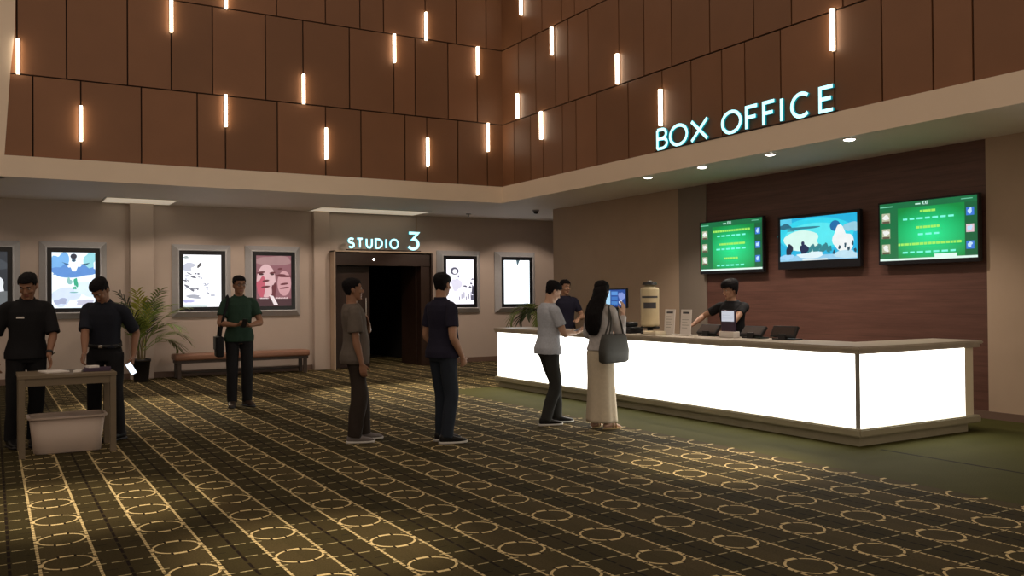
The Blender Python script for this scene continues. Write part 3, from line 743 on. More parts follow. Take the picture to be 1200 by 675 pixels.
# ------------------------------------------------------------------ check table and things on it
t = thing('check_table', 'small taupe table at the left with thick legs', 'table', (.64, 9.90, 0))
mb = MB(); mb.box((-.432, -.32, .755), (.432, .32, .788), M['tablewood'], .003); obj('tabletop', mb, t)
mb = MB(); mb.box((-.38, -.305, .685), (.38, -.275, .755), M['tablewood']); mb.box((-.38, .275, .685), (.38, .305, .755), M['tablewood']); mb.box((-.415, -.26, .685), (-.385, .26, .755), M['tablewood']); mb.box((.385, -.26, .685), (.415, .26, .755), M['tablewood']); obj('apron', mb, t)
for sx in (-.425, .37):
    for sy in (-.315, .26):
        mb = MB(); mb.box((sx, sy, 0), (sx+.055, sy+.055, .755), M['tablewood'], .003); obj('leg', mb, t)
# storage bin
t = thing('storage_bin', 'open whitish plastic storage bin under the table', 'bin', (.648, 9.93, 0))
sqr = lambda w, d, z: [V((w*math.copysign(abs(math.cos(a))**.25, math.cos(a)), d*math.copysign(abs(math.sin(a))**.25, math.sin(a)), z)) for a in [2*PI*k/40 for k in range(40)]]
mb = MB(); mb.loft([sqr(.29, .17, 0), sqr(.30, .18, .01), sqr(.335, .205, .35), sqr(.328, .198, .35), sqr(.292, .172, .015), sqr(.02, .02, .015)], M['bin']); obj('tub', mb, t, smooth=True)
mb = MB(); mb.loft([sqr(.333, .203, .345), sqr(.355, .225, .345), sqr(.357, .227, .362), sqr(.333, .203, .365)], M['bin'], closed=True); obj('rim', mb, t, smooth=False)
ZT = .788
def flat(name, label, cat, x, y, z, w, d, h, rz, m, group=None, bev=.002):
    mb = MB(); mb.box((-w/2, -d/2, 0), (w/2, d/2, h), m, bev); o = tag(obj(name, mb), label, cat, group); o.location = (x, y, z); o.rotation_euler = (0, 0, rz); return o
flat('paper_stack', 'stack of white papers on the taupe table', 'papers', .53, 9.95, ZT, .21, .28, .014, .25, M['paper'])
flat('ledger_book', 'dark purple flat book on the taupe table', 'book', .92, 9.86, ZT, .25, .20, .035, -.1, M['purple'], bev=.004)
flat('ticket_pad', 'small white ticket pad on the dark purple book', 'pad', .875, 9.85, ZT+.035, .10, .09, .022, .3, M['paper'])
flat('card_pack', 'small pale pack of cards between papers and book', 'cards', .74, 9.80, ZT, .07, .10, .02, -.3, M['paper'])

# ------------------------------------------------------------------ plants
def frond(parent, base, az, length, lift, droop, m, nl=15, lw=.024, ll=.30):
    mb = MB(); R = random.Random(int(az*1000)+int(length*100))
    d = V((math.cos(az), math.sin(az), 0)); pts = []
    for k in range(16):
        s = k/15; th = lift-droop*s*s
        if not pts: pts.append(V(base))
        else: pts.append(pts[-1]+(d*math.cos(th)+V((0, 0, math.sin(th))))*length/15)
    mb.tube(pts, [lerp(.009, .002, k/15) for k in range(16)], m, 6)
    for k in range(nl):
        s = .30+.70*k/(nl-1); i = min(14, int(s*15)); p = pts[i].lerp(pts[i+1], s*15-i)
        tan = (pts[i+1]-pts[i]).normalized(); side = tan.cross(V((0, 0, 1))).normalized(); up = side.cross(tan)
        L = ll*(.45+.75*math.sin(PI*min(1, s*.9)))*R.uniform(.85, 1.1)
        for sg in (-1, 1):
            dirv = (tan*.75+side*sg*.62+up*R.uniform(-.05, .25)).normalized(); wv = dirv.cross(up).normalized()
            q = []
            for j in range(6):
                u = j/5; w = lw*math.sin(PI*(.10+.88*u))*.5; c = p+dirv*L*u-V((0, 0, 1))*L*.32*u*u
                q.append((c-wv*w, c+up*.002, c+wv*w))
            for a, b in zip(q, q[1:]):
                for x, y in ((0, 1), (1, 2)):
                    f = mb.face([a[x], b[x], b[y], a[y]], m); f.smooth = True
    return obj('frond', mb, parent)
def pot(parent, r, h, m):
    mb = MB(); n = 28; ring = lambda rr, z: [V((rr*math.cos(2*PI*i/n), rr*math.sin(2*PI*i/n), z)) for i in range(n)]
    mb.loft([ring(r*.74, 0), ring(r*.76, .01), ring(r*.97, h-.05), ring(r*1.05, h-.05), ring(r*1.05, h), ring(r*.92, h), ring(r*.90, h-.05), ring(.01, h-.06)], m); obj('pot', mb, parent)
    mb = MB(); mb.loft([ring(r*.90, h-.052), ring(r*.5, h-.035), ring(.01, h-.03)], M['soil']); obj('soil', mb, parent)
t = thing('potted_palm', 'potted areca palm with yellow green fronds beside the bench', 'plant', (2.36, 17.45, 0))
pot(t, .165, .42, M['pot'])
for k, (x, y, h) in enumerate(((.02, 0, .5), (-.05, .03, .42), (.06, .04, .45), (0, -.05, .38), (-.02, .06, .4))):
    mb = MB(); mb.tube([(x, y, .37), (x*1.3, y*1.3, .37+h*.5), (x*1.6, y*1.6, .37+h)], [.016, .013, .010], M['stem'], 8); obj('cane', mb, t)
F = [(-.25, 1.12, 1.15, 1.0, 'leaf'), (.35, 1.15, 1.30, 1.1, 'leaf'), (1.0, 1.0, 1.35, .7, 'leafd'), (2.2, 1.05, 1.35, .8, 'leafd'), (2.85, 1.0, 1.2, 1.1, 'leafd'), (-.75, .95, 1.05, 1.5, 'leaf'), (-1.5, 1.0, 1.38, .5, 'leafy'),
     (-2.3, 1.1, 1.48, .35, 'leafy'), (.1, .95, .85, 1.6, 'leaf'), (3.5, .95, 1.2, 1.0, 'leaf'), (-1.1, 1.2, 1.35, .6, 'leaf'), (-.1, 1.2, 1.42, .55, 'leafd'), (.5, .85, .6, 1.7, 'leaf'), (-2.8, 1.15, 1.4, .5, 'leafd'), (-1.9, .75, 1.3, .8, 'leaf')]
for k, (az, ln, lf, dp, mm) in enumerate(F):
    x, y, h = ((.02, 0, .5), (-.05, .03, .42), (.06, .04, .45), (0, -.05, .38), (-.02, .06, .4))[k % 5]
    frond(t, (x*1.3, y*1.3, .37+h*.45), az, ln, lf, dp, M[mm], 15, .030, .30)
t = thing('potted_fern', 'drooping dark green plant behind the far end of the counter', 'plant', (9.93, 15.75, 0), 0)
t.location = (9.55, 15.1, 0)
mb = MB()
pot(t, .2, .62, M['pot'])
for k in range(5):
    mb = MB(); a = k*1.26; mb.tube([(.04*math.cos(a), .04*math.sin(a), .57), (.06*math.cos(a), .06*math.sin(a), .9), (.05*math.cos(a), .05*math.sin(a), 1.08)], [.014, .011, .008], M['stem'], 8); obj('cane', mb, t)
for k in range(11):
    frond(t, (.05*math.cos(k*1.26), .05*math.sin(k*1.26), 1.03), k*2*PI/11+.2, (.66+.12*(k % 3))*(.62 if math.cos(k*2*PI/11+.2) > .35 else 1), .95-.25*(k % 2), 2.1, M['leafd' if k % 3 == 0 else 'leaf'], 12, .032, .24)

# ------------------------------------------------------------------ people
def remesh(mb, vox, smooth=2, name='body'):
    me = mb.mesh('tmp'); o = bpy.data.objects.new('tmp', me); COL.objects.link(o)
    md = o.modifiers.new('r', 'REMESH'); md.mode = 'VOXEL'; md.voxel_size = vox; md.use_smooth_shade = True
    dg = bpy.context.evaluated_depsgraph_get(); dg.update()
    new = bpy.data.meshes.new_from_object(o.evaluated_get(dg)); new.name = name
    bpy.data.objects.remove(o); bpy.data.meshes.remove(me)
    bm = bmesh.new(); bm.from_mesh(new)
    for _ in range(smooth): bmesh.ops.smooth_vert(bm, verts=bm.verts, factor=.5, use_axis_x=True, use_axis_y=True, use_axis_z=True)
    for f in bm.faces: f.smooth = True
    bm.to_mesh(new); bm.free(); new.materials.clear()
    return new
def folds(me, amp, sc, seed):
    nr = [v.normal.copy() for v in me.vertices]
    co = [v.co.copy() for v in me.vertices]; out = []
    for c, q in zip(co, nr):
        p = V((c.x*sc, c.y*sc, c.z*sc*.55))+V((seed*3.1, seed, 0))
        out.extend(c+q*amp*(noise.noise(p)+.5*noise.noise(p*2.3)))
    me.vertices.foreach_set('co', out); me.update()
HEAD = [(-.118, .016, .013, .060), (-.106, .036, .034, .050), (-.082, .051, .058, .032), (-.05, .060, .077, .018), (-.02, .066, .087, .009), (.01, .070, .093, .003),
        (.04, .074, .096, -.002), (.07, .071, .091, -.006), (.092, .059, .076, -.008), (.108, .037, .048, -.008), (.116, .012, .015, -.008)]
def head_rings(infl=0, n=24, rows=None):
    R = []
    for z, a, b, c in (rows or HEAD):
        R.append([V(((a+infl)*math.copysign(abs(math.cos(2*PI*k/n))**.9, math.cos(2*PI*k/n)), c+(b+infl)*math.copysign(abs(math.sin(2*PI*k/n))**.9, math.sin(2*PI*k/n)), z+infl*z/.118)) for k in range(n)])
    return R
def ik(a, b, l1, l2, hint):
    d = b-a; L = min(d.length, (l1+l2)*.999); dn = d.normalized()
    x = (l1*l1-l2*l2+L*L)/(2*L); h = math.sqrt(max(0, l1*l1-x*x))
    hv = hint-dn*hint.dot(dn); hv = hv.normalized() if hv.length > 1e-6 else dn.orthogonal().normalized()
    return a+dn*x+hv*h, a+dn*L
SKIN = {k: mat('skin_'+k, c, .55, .06, 20) for k, c in dict(brown=(.25, .125, .075), tan=(.36, .20, .13), light=(.50, .31, .22)).items()}
LIP = mat('lips', (.22, .08, .065), .5); HAIR = mat('black_hair', (.006, .005, .006), .7, .4, 60, bump=.4, spec=.12)
EYEW = mat('eye_white', (.30, .27, .25), .5); EYEB = mat('eye_iris', (.02, .012, .01), .2)
CL = {}
def cloth(name, col, rough=.85, var=.12, sc=30):
    if name not in CL: CL[name] = mat(name, col, rough, var, sc, bump=.15, spec=.2)
    return CL[name]

def person(label, loc, fwd, H=1.72, skin='brown', lean=0, side=0, head=(0, 0, 0), armR=None, armL=None, footR=None, footL=None,
           hip=(0, 0, 0), belly=0, wide=1, shirt=None, shirt_len=.88, sleeve=.62, collar=False, trousers=None, skirt=None, belt=None,
           shoes=None, sole=None, hair='short', glasses=False, tagm=None, watch=False, slack=1.0, neck=None, vest=None):
    s = H/1.75; ang = math.atan2(-fwd[0], fwd[1])
    root_m = Matrix.Translation(loc) @ Matrix.Rotation(ang, 4, 'Z')
    inv = root_m.inverted()
    toL = lambda w: (inv @ V(w))/s                      # world point -> normalised local
    hipo = V(hip)
    P0 = V((0, 0, .94))+hipo
    def frame(z):
        """torso frame at nominal height z (leans from the hips)"""
        if z <= .94: return Matrix.Translation(hipo)
        a = lean; b = side
        return Matrix.Translation(P0) @ Matrix.Rotation(b, 4, 'Y') @ Matrix.Rotation(-a, 4, 'X') @ Matrix.Translation(-V((0, 0, .94)))
    def tp(x, y, z): return frame(z) @ V((x, y, z))
    TOR = [(.83, .135, .10, 0), (.88, .158, .115, -.005), (.94, .163, .118, -.006), (1.0, .152, .108, 0), (1.08, .142, .102, .006), (1.18, .150, .108, .010), (1.28, .166, .116, .008),
           (1.36, .168, .113, .002), (1.415, .146, .096, -.006), (1.452, .104, .076, -.010), (1.485, .072, .062, -.008)]
    def torso(mb, infl, z0, z1, flare=0):
        rings = []; n = 28
        zs = [t_[0] for t_ in TOR]
        zz = [z0]+[z for z in zs if z0+.01 < z < z1-.01]+[z1]
        for z in zz:
            i = max(0, min(len(TOR)-2, sum(1 for q in zs if q <= z)-1)); u = min(1.2, max(-.5, (z-zs[i])/(zs[i+1]-zs[i])))
            a, b, c = (lerp(TOR[i][k], TOR[i+1][k], u) for k in (1, 2, 3))
            a *= wide; bel = belly*math.exp(-((z-1.06)/.12)**2)
            f = flare*max(0, (1.15-z)/.3)
            rings.append([tp((a+infl+f)*math.copysign(abs(math.cos(2*PI*k/n))**.82, math.cos(2*PI*k/n)), c+(b+infl+f+(bel if math.sin(2*PI*k/n) > 0 else 0))*math.copysign(abs(math.sin(2*PI*k/n))**.9, math.sin(2*PI*k/n)), z) for k in range(n)])
        mb.loft(rings)
    # joints -----------------------------------------------------------
    shR, shL = tp(.174*wide, -.008, 1.392), tp(-.174*wide, -.008, 1.392)
    nk = tp(0, -.012, 1.46)
    hy, hp, hr = head
    hc = nk+(frame(1.4).to_3x3() @ V((0, .022, 0)))+(Matrix.Rotation(lean*.6-hp*.55, 3, 'X').inverted() @ V((0, 0, .165)) if False else (Matrix.Rotation(-(lean*.5+hp*.55), 3, 'X') @ V((0, .0, .165))))
    HT = Matrix.Translation(hc) @ Matrix.Rotation(hy, 4, 'Z') @ Matrix.Rotation(-hp, 4, 'X') @ Matrix.Rotation(hr, 4, 'Y')
    def arm(spec, sg, sh):
        spec = spec or {}
        if 'w' in spec: wr = toL(spec['w'])
        else: wr = sh+frame(1.4).to_3x3() @ V(spec.get('d', (sg*.06, .05, -.53)))
        hint = V(spec.get('hint', (sg*.5, -1, -.1)))
        el, wr = ik(sh, wr, .295, .262, hint)
        fd = (wr-el).normalized()
        hd = V(spec['hd']).normalized() if 'hd' in spec else (fd+V((0, .12, -.05))).normalized()
        pn = V(spec.get('pn', (-sg, .1, 0)))
        pn = (pn-hd*pn.dot(hd)).normalized()
        return sh, el, wr, hd, pn, spec.get('curl', .35)
    AR, AL = arm(armR, 1, shR), arm(armL, -1, shL)
    hpR, hpL = V((.092, 0, .90))+hipo, V((-.092, 0, .90))+hipo
    def leg(spec, sg, hp_):
        spec = spec or {}
        a = V((spec.get('x', sg*.10), spec.get('y', 0), .095+spec.get('z', 0)))
        kn, an = ik(hp_, a, .412, .398, V(spec.get('hint', (sg*.12, 1, 0))))
        return hp_, kn, an, spec.get('yaw', sg*-.12)
    LR, LL = leg(footR, 1, hpR), leg(footL, -1, hpL)
    # body -----------------------------------------------------------
    mb = MB()
    torso(mb, -.012, .84, 1.485)
    mb.tube([nk+V((0, -.004, -.04)), nk.lerp(hc, .35), hc+(HT.to_3x3() @ V((0, -.018, -.03)))], [.062, .056, .055], n=16)
    mb.loft([[HT @ p for p in r] for r in head_rings()])
    for c, r in (((0, .088, .030), (.050, .014, .012)), ((.036, .070, -.025), (.026, .022, .024)), ((-.036, .070, -.025), (.026, .022, .024)), ((0, .088, -.066), (.024, .011, .013)), ((0, .080, -.103), (.022, .016, .016))):
        mb.ball(c, r, T=HT)
    mb.tube([HT @ V(p) for p in ((0, .088, .022), (0, .098, -.002), (0, .112, -.026))], [.008, .010, .014], n=10)
    mb.ball((.012, .099, -.033), (.010, .010, .008), T=HT); mb.ball((-.012, .099, -.033), (.010, .010, .008), T=HT)
    for sg in (-1, 1):
        mb.ball((sg*.074, -.008, .0), (.010, .021, .032), T=HT); mb.ball((sg*.070, -.004, -.028), (.008, .010, .012), T=HT)
    for sg, (sh, el, wr, hd, pn, curl) in ((1, AR), (-1, AL)):
        inn = tp(sg*.10, -.005, 1.40)
        mb.tube([q[:3] for q in crom([(*inn, .048), (*sh, .044), (*sh.lerp(el, .5), .046), (*el, .039), (*el.lerp(wr, .3), .040), (*el.lerp(wr, .75), .029), (*wr, .025)], 4)],
                [q[3] for q in crom([(*inn, .048), (*sh, .044), (*sh.lerp(el, .5), .046), (*el, .039), (*el.lerp(wr, .3), .040), (*el.lerp(wr, .75), .029), (*wr, .025)], 4)], n=14)
        # hand: palm, four fingers, thumb
        sd = hd.cross(pn)*sg
        if sd.dot(V((0, 0, 1))) < 0 and False: sd = -sd
        th = sd                                             # thumb side
        pr = []
        for u, w, tk in ((-.012, .024, .020), (.02, .034, .016), (.055, .041, .014), (.085, .042, .012), (.096, .036, .009)):
            c = wr+hd*u
            pr.append([c+th*w*math.cos(2*PI*k/14)+pn*tk*math.sin(2*PI*k/14) for k in range(14)])
        mb.loft(pr)
        for fi, (off, ln, rr) in enumerate(((.030, .070, .0088), (.0105, .078, .0092), (-.0095, .072, .0088), (-.0285, .056, .0078))):
            p = wr+hd*.088+th*off; dv = hd.copy(); pts = [p-hd*.02, p]; ax = hd.cross(pn)
            for j, fr in enumerate((.45, .31, .24)):
                c = curl*(.8+.25*j)+.06*fi*curl
                dv = (Matrix.Rotation(c, 3, ax) @ dv).normalized(); p = p+dv*ln*fr; pts.append(p)
            mb.tube(pts, [rr, rr*1.04, rr, rr*.92, rr*.78], n=8)
        p = wr+hd*.022+th*.028; pts = [p-th*.012, p]
        dv = (th*.62+hd*.72+pn*.28).normalized()
        for j, fr in enumerate((.036, .028, .022)):
            p = p+dv*fr; pts.append(p); dv = (dv*.85+hd*.25+pn*.22*curl*2-th*.10).normalized()
        mb.tube(pts, [.012, .0125, .011, .0098, .008], n=8)
    for hp_, kn, an, yw in (LR, LL):
        top = hp_+V((0, 0, .03))
        c = crom([(*top, .068), (*hp_.lerp(kn, .5), .066), (*kn, .050), (*kn.lerp(an, .3), .050), (*kn.lerp(an, .8), .034), (*an, .034)], 4)
        mb.tube([q[:3] for q in c], [q[3] for q in c], n=14)
        fv = V((math.sin(yw), math.cos(yw), 0))
        q = crom([(*(an-fv*.035-V((0, 0, .05))), .032), (*(an+fv*.05-V((0, 0, .045))), .034), (*(an+fv*.12-V((0, 0, .066))), .027), (*(an+fv*.165-V((0, 0, .076))), .016)], 3)
        mb.tube([a[:3] for a in q], [a[3] for a in q], n=10)
    for v in mb.bm.verts: v.co *= s
    me = remesh(mb, .0056, 2, 'person')
    me.materials.append(SKIN[skin]); me.materials.append(LIP)
    Hi = HT.inverted()
    for p in me.polygons:
        q = Hi @ (p.center/s)
        if abs(q.x) < .023 and q.y > .086 and abs(q.z+.066) < .011: p.material_index = 1
    body = bpy.data.objects.new('person', me); COL.objects.link(body)
    body.matrix_world = root_m; tag(body, label, 'person')
    def child(name, mb, m, vox=None, fold=0, seed=1, fs=9, smooth=True):
        if isinstance(mb, MB):
            for v in mb.bm.verts: v.co *= s
            me = remesh(mb, vox, 2, name) if vox else mb.mesh(name, smooth)
        else: me = mb
        if fold: folds(me, fold, fs, seed)
        if m is not None and not me.materials: me.materials.append(m)
        o = bpy.data.objects.new(name, me); COL.objects.link(o); o.parent = body; return o
    seed = len(bpy.data.objects) % 17
    # shirt
    if shirt:
        mb = MB(); torso(mb, .010*slack, shirt_len, 1.478, .026*slack)
        for sg, (sh, el, wr, *_) in ((1, AR), (-1, AL)):
            inn = tp(sg*.09, -.005, 1.398)
            full = [(inn, .070), (sh, .066), (sh.lerp(el, .5), .060*slack), (el, .056*slack), (el.lerp(wr, .5), .047), (wr, .036)]
            if sleeve <= 1:
                e = sh.lerp(el, sleeve); pts = [(*inn, .062), (*sh, .061), (*sh.lerp(el, sleeve*.5), .061*slack), (*e, .062*slack)]
            else: pts = [(*a, b) for a, b in full[:5]]+[(*el.lerp(wr, .86), .040)]
            c = crom(pts, 4); mb.tube([q[:3] for q in c], [q[3] for q in c], n=16, caps=False)
        so = child('shirt', mb, shirt, .0075, .008, seed, 7)
        if collar:
            mb = MB(); n = 26; rr = []
            for k in range(n):
                a = 2*PI*k/n; o_ = .066+.004*math.cos(2*a)
                rr.append((math.cos(a), math.sin(a)))
            F_ = frame(1.46)
            mk = lambda r, z, dip: [F_ @ V((c_*r, -.008+s_*r*.95, z-dip*max(0, s_)**2)) for c_, s_ in rr]
            mb.loft([mk(.074, 1.452, .02), mk(.073, 1.492, .03), mk(.066, 1.502, .03), mk(.064, 1.460, .02)], closed=True)
            c = child('collar', mb, shirt); c.parent = so
        if tagm:
            mb = MB(); mb.box((.045, 0, 0), (.115, .006, .018), None, .002); 
            me2 = mb.mesh('name_tag'); o = bpy.data.objects.new('name_tag', me2); COL.objects.link(o); me2.materials.append(tagm)
            o.parent = so; o.matrix_local = Matrix.Scale(s, 4) @ frame(1.3) @ Matrix.Translation((0, .131, 1.30)) @ Matrix.Rotation(-.12, 4, 'Z')
    # trousers / skirt
    if trousers:
        mb = MB(); torso(mb, .004, .84, 1.02)
        for (hp_, kn, an, yw) in (LR, LL):
            w = slack
            c = crom([(*(hp_+V((0, 0, .02))), .096), (*hp_.lerp(kn, .5), .084), (*kn, .070*w), (*kn.lerp(an, .5), .066*w), (*(an+V((0, 0, -.03))), .060*w)], 4)
            mb.tube([q[:3] for q in c], [q[3] for q in c], n=18, caps=False)
        child('trousers', mb, trousers, .0085, .009, seed+3, 7)
    if skirt:
        mb = MB(); rings = []; n = 48
        for z, a, b, cy_ in ((1.03, .150, .112, 0), (.98, .160, .120, -.004), (.90, .176, .134, -.012), (.80, .176, .134, -.010), (.60, .178, .138, 0), (.35, .186, .146, .005), (.12, .200, .160, .01), (.085, .203, .163, .01)):
            rings.append([V((hip[0], hip[1], 0))*min(1, z)+V((a*math.cos(2*PI*k/n)*(1+.05*(1-z)*math.sin(2*PI*k/n*9)), cy_+b*math.sin(2*PI*k/n)*(1+.06*(1-z)*math.sin(2*PI*k/n*7+1)), z)) for k in range(n)])
        mb.loft(rings); child('skirt', mb, skirt, None, .004, seed, 10)
    if belt:
        mb = MB(); rings = []; n = 28
        mk = lambda i_, z: [tp((.150*wide+i_)*math.copysign(abs(math.cos(2*PI*k/n))**.82, math.cos(2*PI*k/n)), .003+(.106+i_+(belly if math.sin(2*PI*k/n) > 0 else 0)*.8)*math.copysign(abs(math.sin(2*PI*k/n))**.9, math.sin(2*PI*k/n)), z) for k in range(n)]
        mb.loft([mk(.016, 1.0), mk(.022, 1.0), mk(.022, 1.04), mk(.016, 1.04)], closed=True); bo = child('belt', mb, M['black'])
        mb = MB(); mb.box((-.022, .128+belly*.8, 1.005), (.022, .138+belly*.8, 1.038), None, .003)
        for v in mb.bm.verts: v.co = frame(1.02) @ v.co
        bu = child('buckle', mb, M['chrome']); bu.parent = bo
    # shoes
    if shoes:
        for (hp_, kn, an, yw), sg in ((LR, 1), (LL, -1)):
            T = Matrix.Translation((an.x, an.y, an.z-.095)) @ Matrix.Rotation(-yw, 4, 'Z')
            n = 18
            def ringy(y, w, z0, z1, ex=.7): return [T @ V((w*math.copysign(abs(math.cos(2*PI*k/n))**ex, math.cos(2*PI*k/n)), y, (z0+z1)/2+(z1-z0)/2*math.copysign(abs(math.sin(2*PI*k/n))**ex, math.sin(2*PI*k/n)))) for k in range(n)]
            mb = MB()
            mb.loft([ringy(-.078, .018, .022, .07), ringy(-.070, .034, .018, .095), ringy(-.03, .041, .018, .108), ringy(.02, .043, .018, .106), ringy(.06, .045, .018, .085), ringy(.11, .050, .018, .066), ringy(.16, .048, .018, .056), ringy(.195, .036, .02, .046), ringy(.207, .018, .022, .036)])
            so = child('shoe', mb, shoes)
            mb = MB()
            mb.loft([ringy(-.086, .020, 0, .026, .5), ringy(-.074, .039, 0, .028, .5), ringy(-.02, .044, 0, .026, .5), ringy(.05, .047, 0, .024, .5), ringy(.11, .053, 0, .024, .5), ringy(.165, .051, 0, .026, .5), ringy(.203, .038, .002, .028, .5), ringy(.216, .018, .006, .028, .5)])
            c = child('sole', mb, sole or M['black']); c.parent = so
    if shoes is None:
        for (hp_, kn, an, yw), sg in ((LR, 1), (LL, -1)):
            T = Matrix.Translation((an.x, an.y, 0)) @ Matrix.Rotation(-yw, 4, 'Z'); g = cloth('gold_sandal', (.42, .30, .14), .4)
            mb = MB(); mb.loft([[T @ V((w*math.cos(2*PI*k/14), y, z)) for k, y, w in ()] or [T @ V((.042*math.cos(2*PI*k/20)*(1+.12*math.sin(2*PI*k/20)), .062+.135*math.sin(2*PI*k/20), z)) for k in range(20)] for z in (0, .016)])
            so = child('sandal', mb, g, smooth=False)
            mb = MB()
            for y0, hh, w in ((.10, .062, .036), (.055, .080, .038)):
                mb.tube([T @ V((w*math.cos(a), y0, .012+hh*math.sin(a))) for a in [PI*k/10 for k in range(11)]], .007, None, 8)
            mb.tube([T @ V((.040*math.cos(a), -.02+.035*math.sin(a), .075)) for a in [PI+PI*k/8 for k in range(9)]], .006, None, 8)
            c = child('strap', mb, g); c.parent = so
    # hair
    def scalp(infl, front, sideh, back, name='hair', th=.010):
        mb = MB(); rows = []
        for (z0, a0, b0, c0), (z1, a1, b1, c1) in zip(HEAD, HEAD[1:]):
            for u in (0, .25, .5, .75): rows.append(tuple(lerp(p, q, u) for p, q in zip((z0, a0, b0, c0), (z1, a1, b1, c1))))
        rows.append(HEAD[-1])
        rr = mb.loft(head_rings(infl, 48, rows))
        kill = []
        for f in mb.bm.faces:
            c = f.calc_center_median(); y = c.y
            lim = lerp(sideh, front, min(1, max(0, (y-.035)/.025))) if y > -.01 else lerp(sideh, back, min(1, max(0, (-.01-y)/.04)))
            if abs(c.x) > .055 and .02 < y < .05: lim = lerp(sideh, front, .4)
            if c.z < lim: kill.append(f)
        bmesh.ops.delete(mb.bm, geom=kill, context='FACES')
        for v in mb.bm.verts:
            k = noise.noise(v.co*70+V((seed, 0, 0)))*.004+noise.noise(v.co*25+V((seed, 3, 0)))*.004
            d = V((v.co.x, v.co.y, v.co.z-.0)).normalized(); v.co += d*(k+.006*max(0, v.co.z/.1))
        bmesh.ops.recalc_face_normals(mb.bm, faces=mb.bm.faces)
        bmesh.ops.solidify(mb.bm, geom=list(mb.bm.faces), thickness=th)
        for v in mb.bm.verts: v.co = HT @ v.co
        return mb
    if hair == 'short': child('hair', scalp(.008, .068, .012, -.072, th=.008), HAIR)
    elif hair == 'cap': child('hair', scalp(.024, .052, -.002, -.085), HAIR)
    elif hair == 'long':
        mb = scalp(.013, .062, -.06, -.115, th=.014)
        ho = child('hair', mb, HAIR)
        mb = MB(); rings = []; n = 30; Fm = frame(1.4)
        back = [HT @ V((0, -.045, .085)), HT @ V((0, -.075, .03)), HT @ V((0, -.085, -.05)), tp(0, -.098, 1.46), tp(-.005, -.132, 1.36), tp(-.008, -.138, 1.25), tp(-.012, -.132, 1.16), tp(-.015, -.126, 1.11)]
        for p, (a, b) in zip(back, ((.060, .050), (.092, .064), (.106, .072), (.120, .074), (.128, .066), (.122, .058), (.098, .046), (.055, .024))):
            rings.append([p+V((a*math.cos(2*PI*k/n)*(1+.05*math.sin(k*2.4)), b*math.sin(2*PI*k/n), 0)) for k in range(n)])
        mb.loft(rings); c = child('hair_length', mb, HAIR, .008, .006, 5, 22); c.parent = ho
    # face details
    for sg in (-1, 1):
        mb = MB(); mb.ball(HT @ V((sg*.031, .0815, .008)), .0115, EYEW); mb.ball(HT @ V((sg*.031, .0885, .008)), (.0058, .0058, .0058), EYEB)
        child('eye', mb, None)
    mb = MB()
    for sg in (-1, 1): mb.tube([HT @ V((sg*x, y, z)) for x, y, z in ((.014, .099, .030), (.031, .098, .035), (.050, .084, .030))], [.0035, .0042, .0025], HAIR, 8)
    child('eyebrows', mb, None)
    if glasses:
        mb = MB()
        for sg in (-1, 1):
            mb.tube([HT @ V((sg*(.033+.022*math.cos(a)), .106, .008+.017*math.sin(a))) for a in [2*PI*k/16 for k in range(17)]], .0022, M['black'], 6)
            mb.tube([HT @ V((sg*.055, .104, .012)), HT @ V((sg*.078, .06, .014)), HT @ V((sg*.080, -.005, .012))], .002, M['black'], 6)
        mb.tube([HT @ V((-.011, .108, .011)), HT @ V((.011, .108, .011))], .002, M['black'], 6)
        child('glasses', mb, None)
    if watch:
        sh, el, wr, hd, pn, _ = AL; ax = (wr-el).normalized(); c = wr-ax*.035; u = ax.orthogonal().normalized(); w = ax.cross(u)
        rg = lambda r, o: [c+ax*o+(u*math.cos(2*PI*k/20)+w*math.sin(2*PI*k/20))*r for k in range(20)]
        mb = MB(); mb.loft([rg(.030, -.012), rg(.036, -.012), rg(.036, .012), rg(.030, .012)], M['black'], closed=True); mb.ball(c-pn*.036, (.016, .016, .016), M['chrome'])
        child('wristwatch', mb, None)
    W = lambda p: root_m @ (p*s)
    return dict(o=body, R=W(AR[2]), L=W(AL[2]), Rd=(root_m.to_3x3() @ AR[3]), Ld=(root_m.to_3x3() @ AL[3]), Rn=root_m.to_3x3() @ AR[4], Ln=root_m.to_3x3() @ AL[4], shR=W(shR), shL=W(shL), W=lambda x, y, z: root_m @ (tp(x, y, z)*s), m=root_m, s=s)

navy = cloth('navy_uniform', (.013, .015, .024)); blackc = cloth('black_cloth', (.010, .010, .012)); green = cloth('dark_green_polo', (.018, .042, .029))
greyt = cloth('olive_grey_tee', (.115, .095, .082)); brownp = cloth('dark_brown_trousers', (.030, .022, .018)); navyp = cloth('navy_polo', (.014, .013, .028))
jean = cloth('dark_jeans', (.018, .024, .036)); ltgrey = cloth('heather_grey_tee', (.42, .45, .52), var=.22, sc=60); char = cloth('charcoal_trousers', (.030, .031, .030))
blouse = cloth('pale_grey_blouse', (.42, .40, .40), var=.3, sc=26); ivory = cloth('ivory_skirt', (.56, .49, .38)); wsole = cloth('white_sole', (.55, .53, .50), .6); gshoe = cloth('grey_sneaker', (.17, .15, .15))
bshoe = cloth('black_shoe', (.010, .010, .011), .45); leatherb = cloth('dark_shoe_leather', (.03, .02, .016), .4)

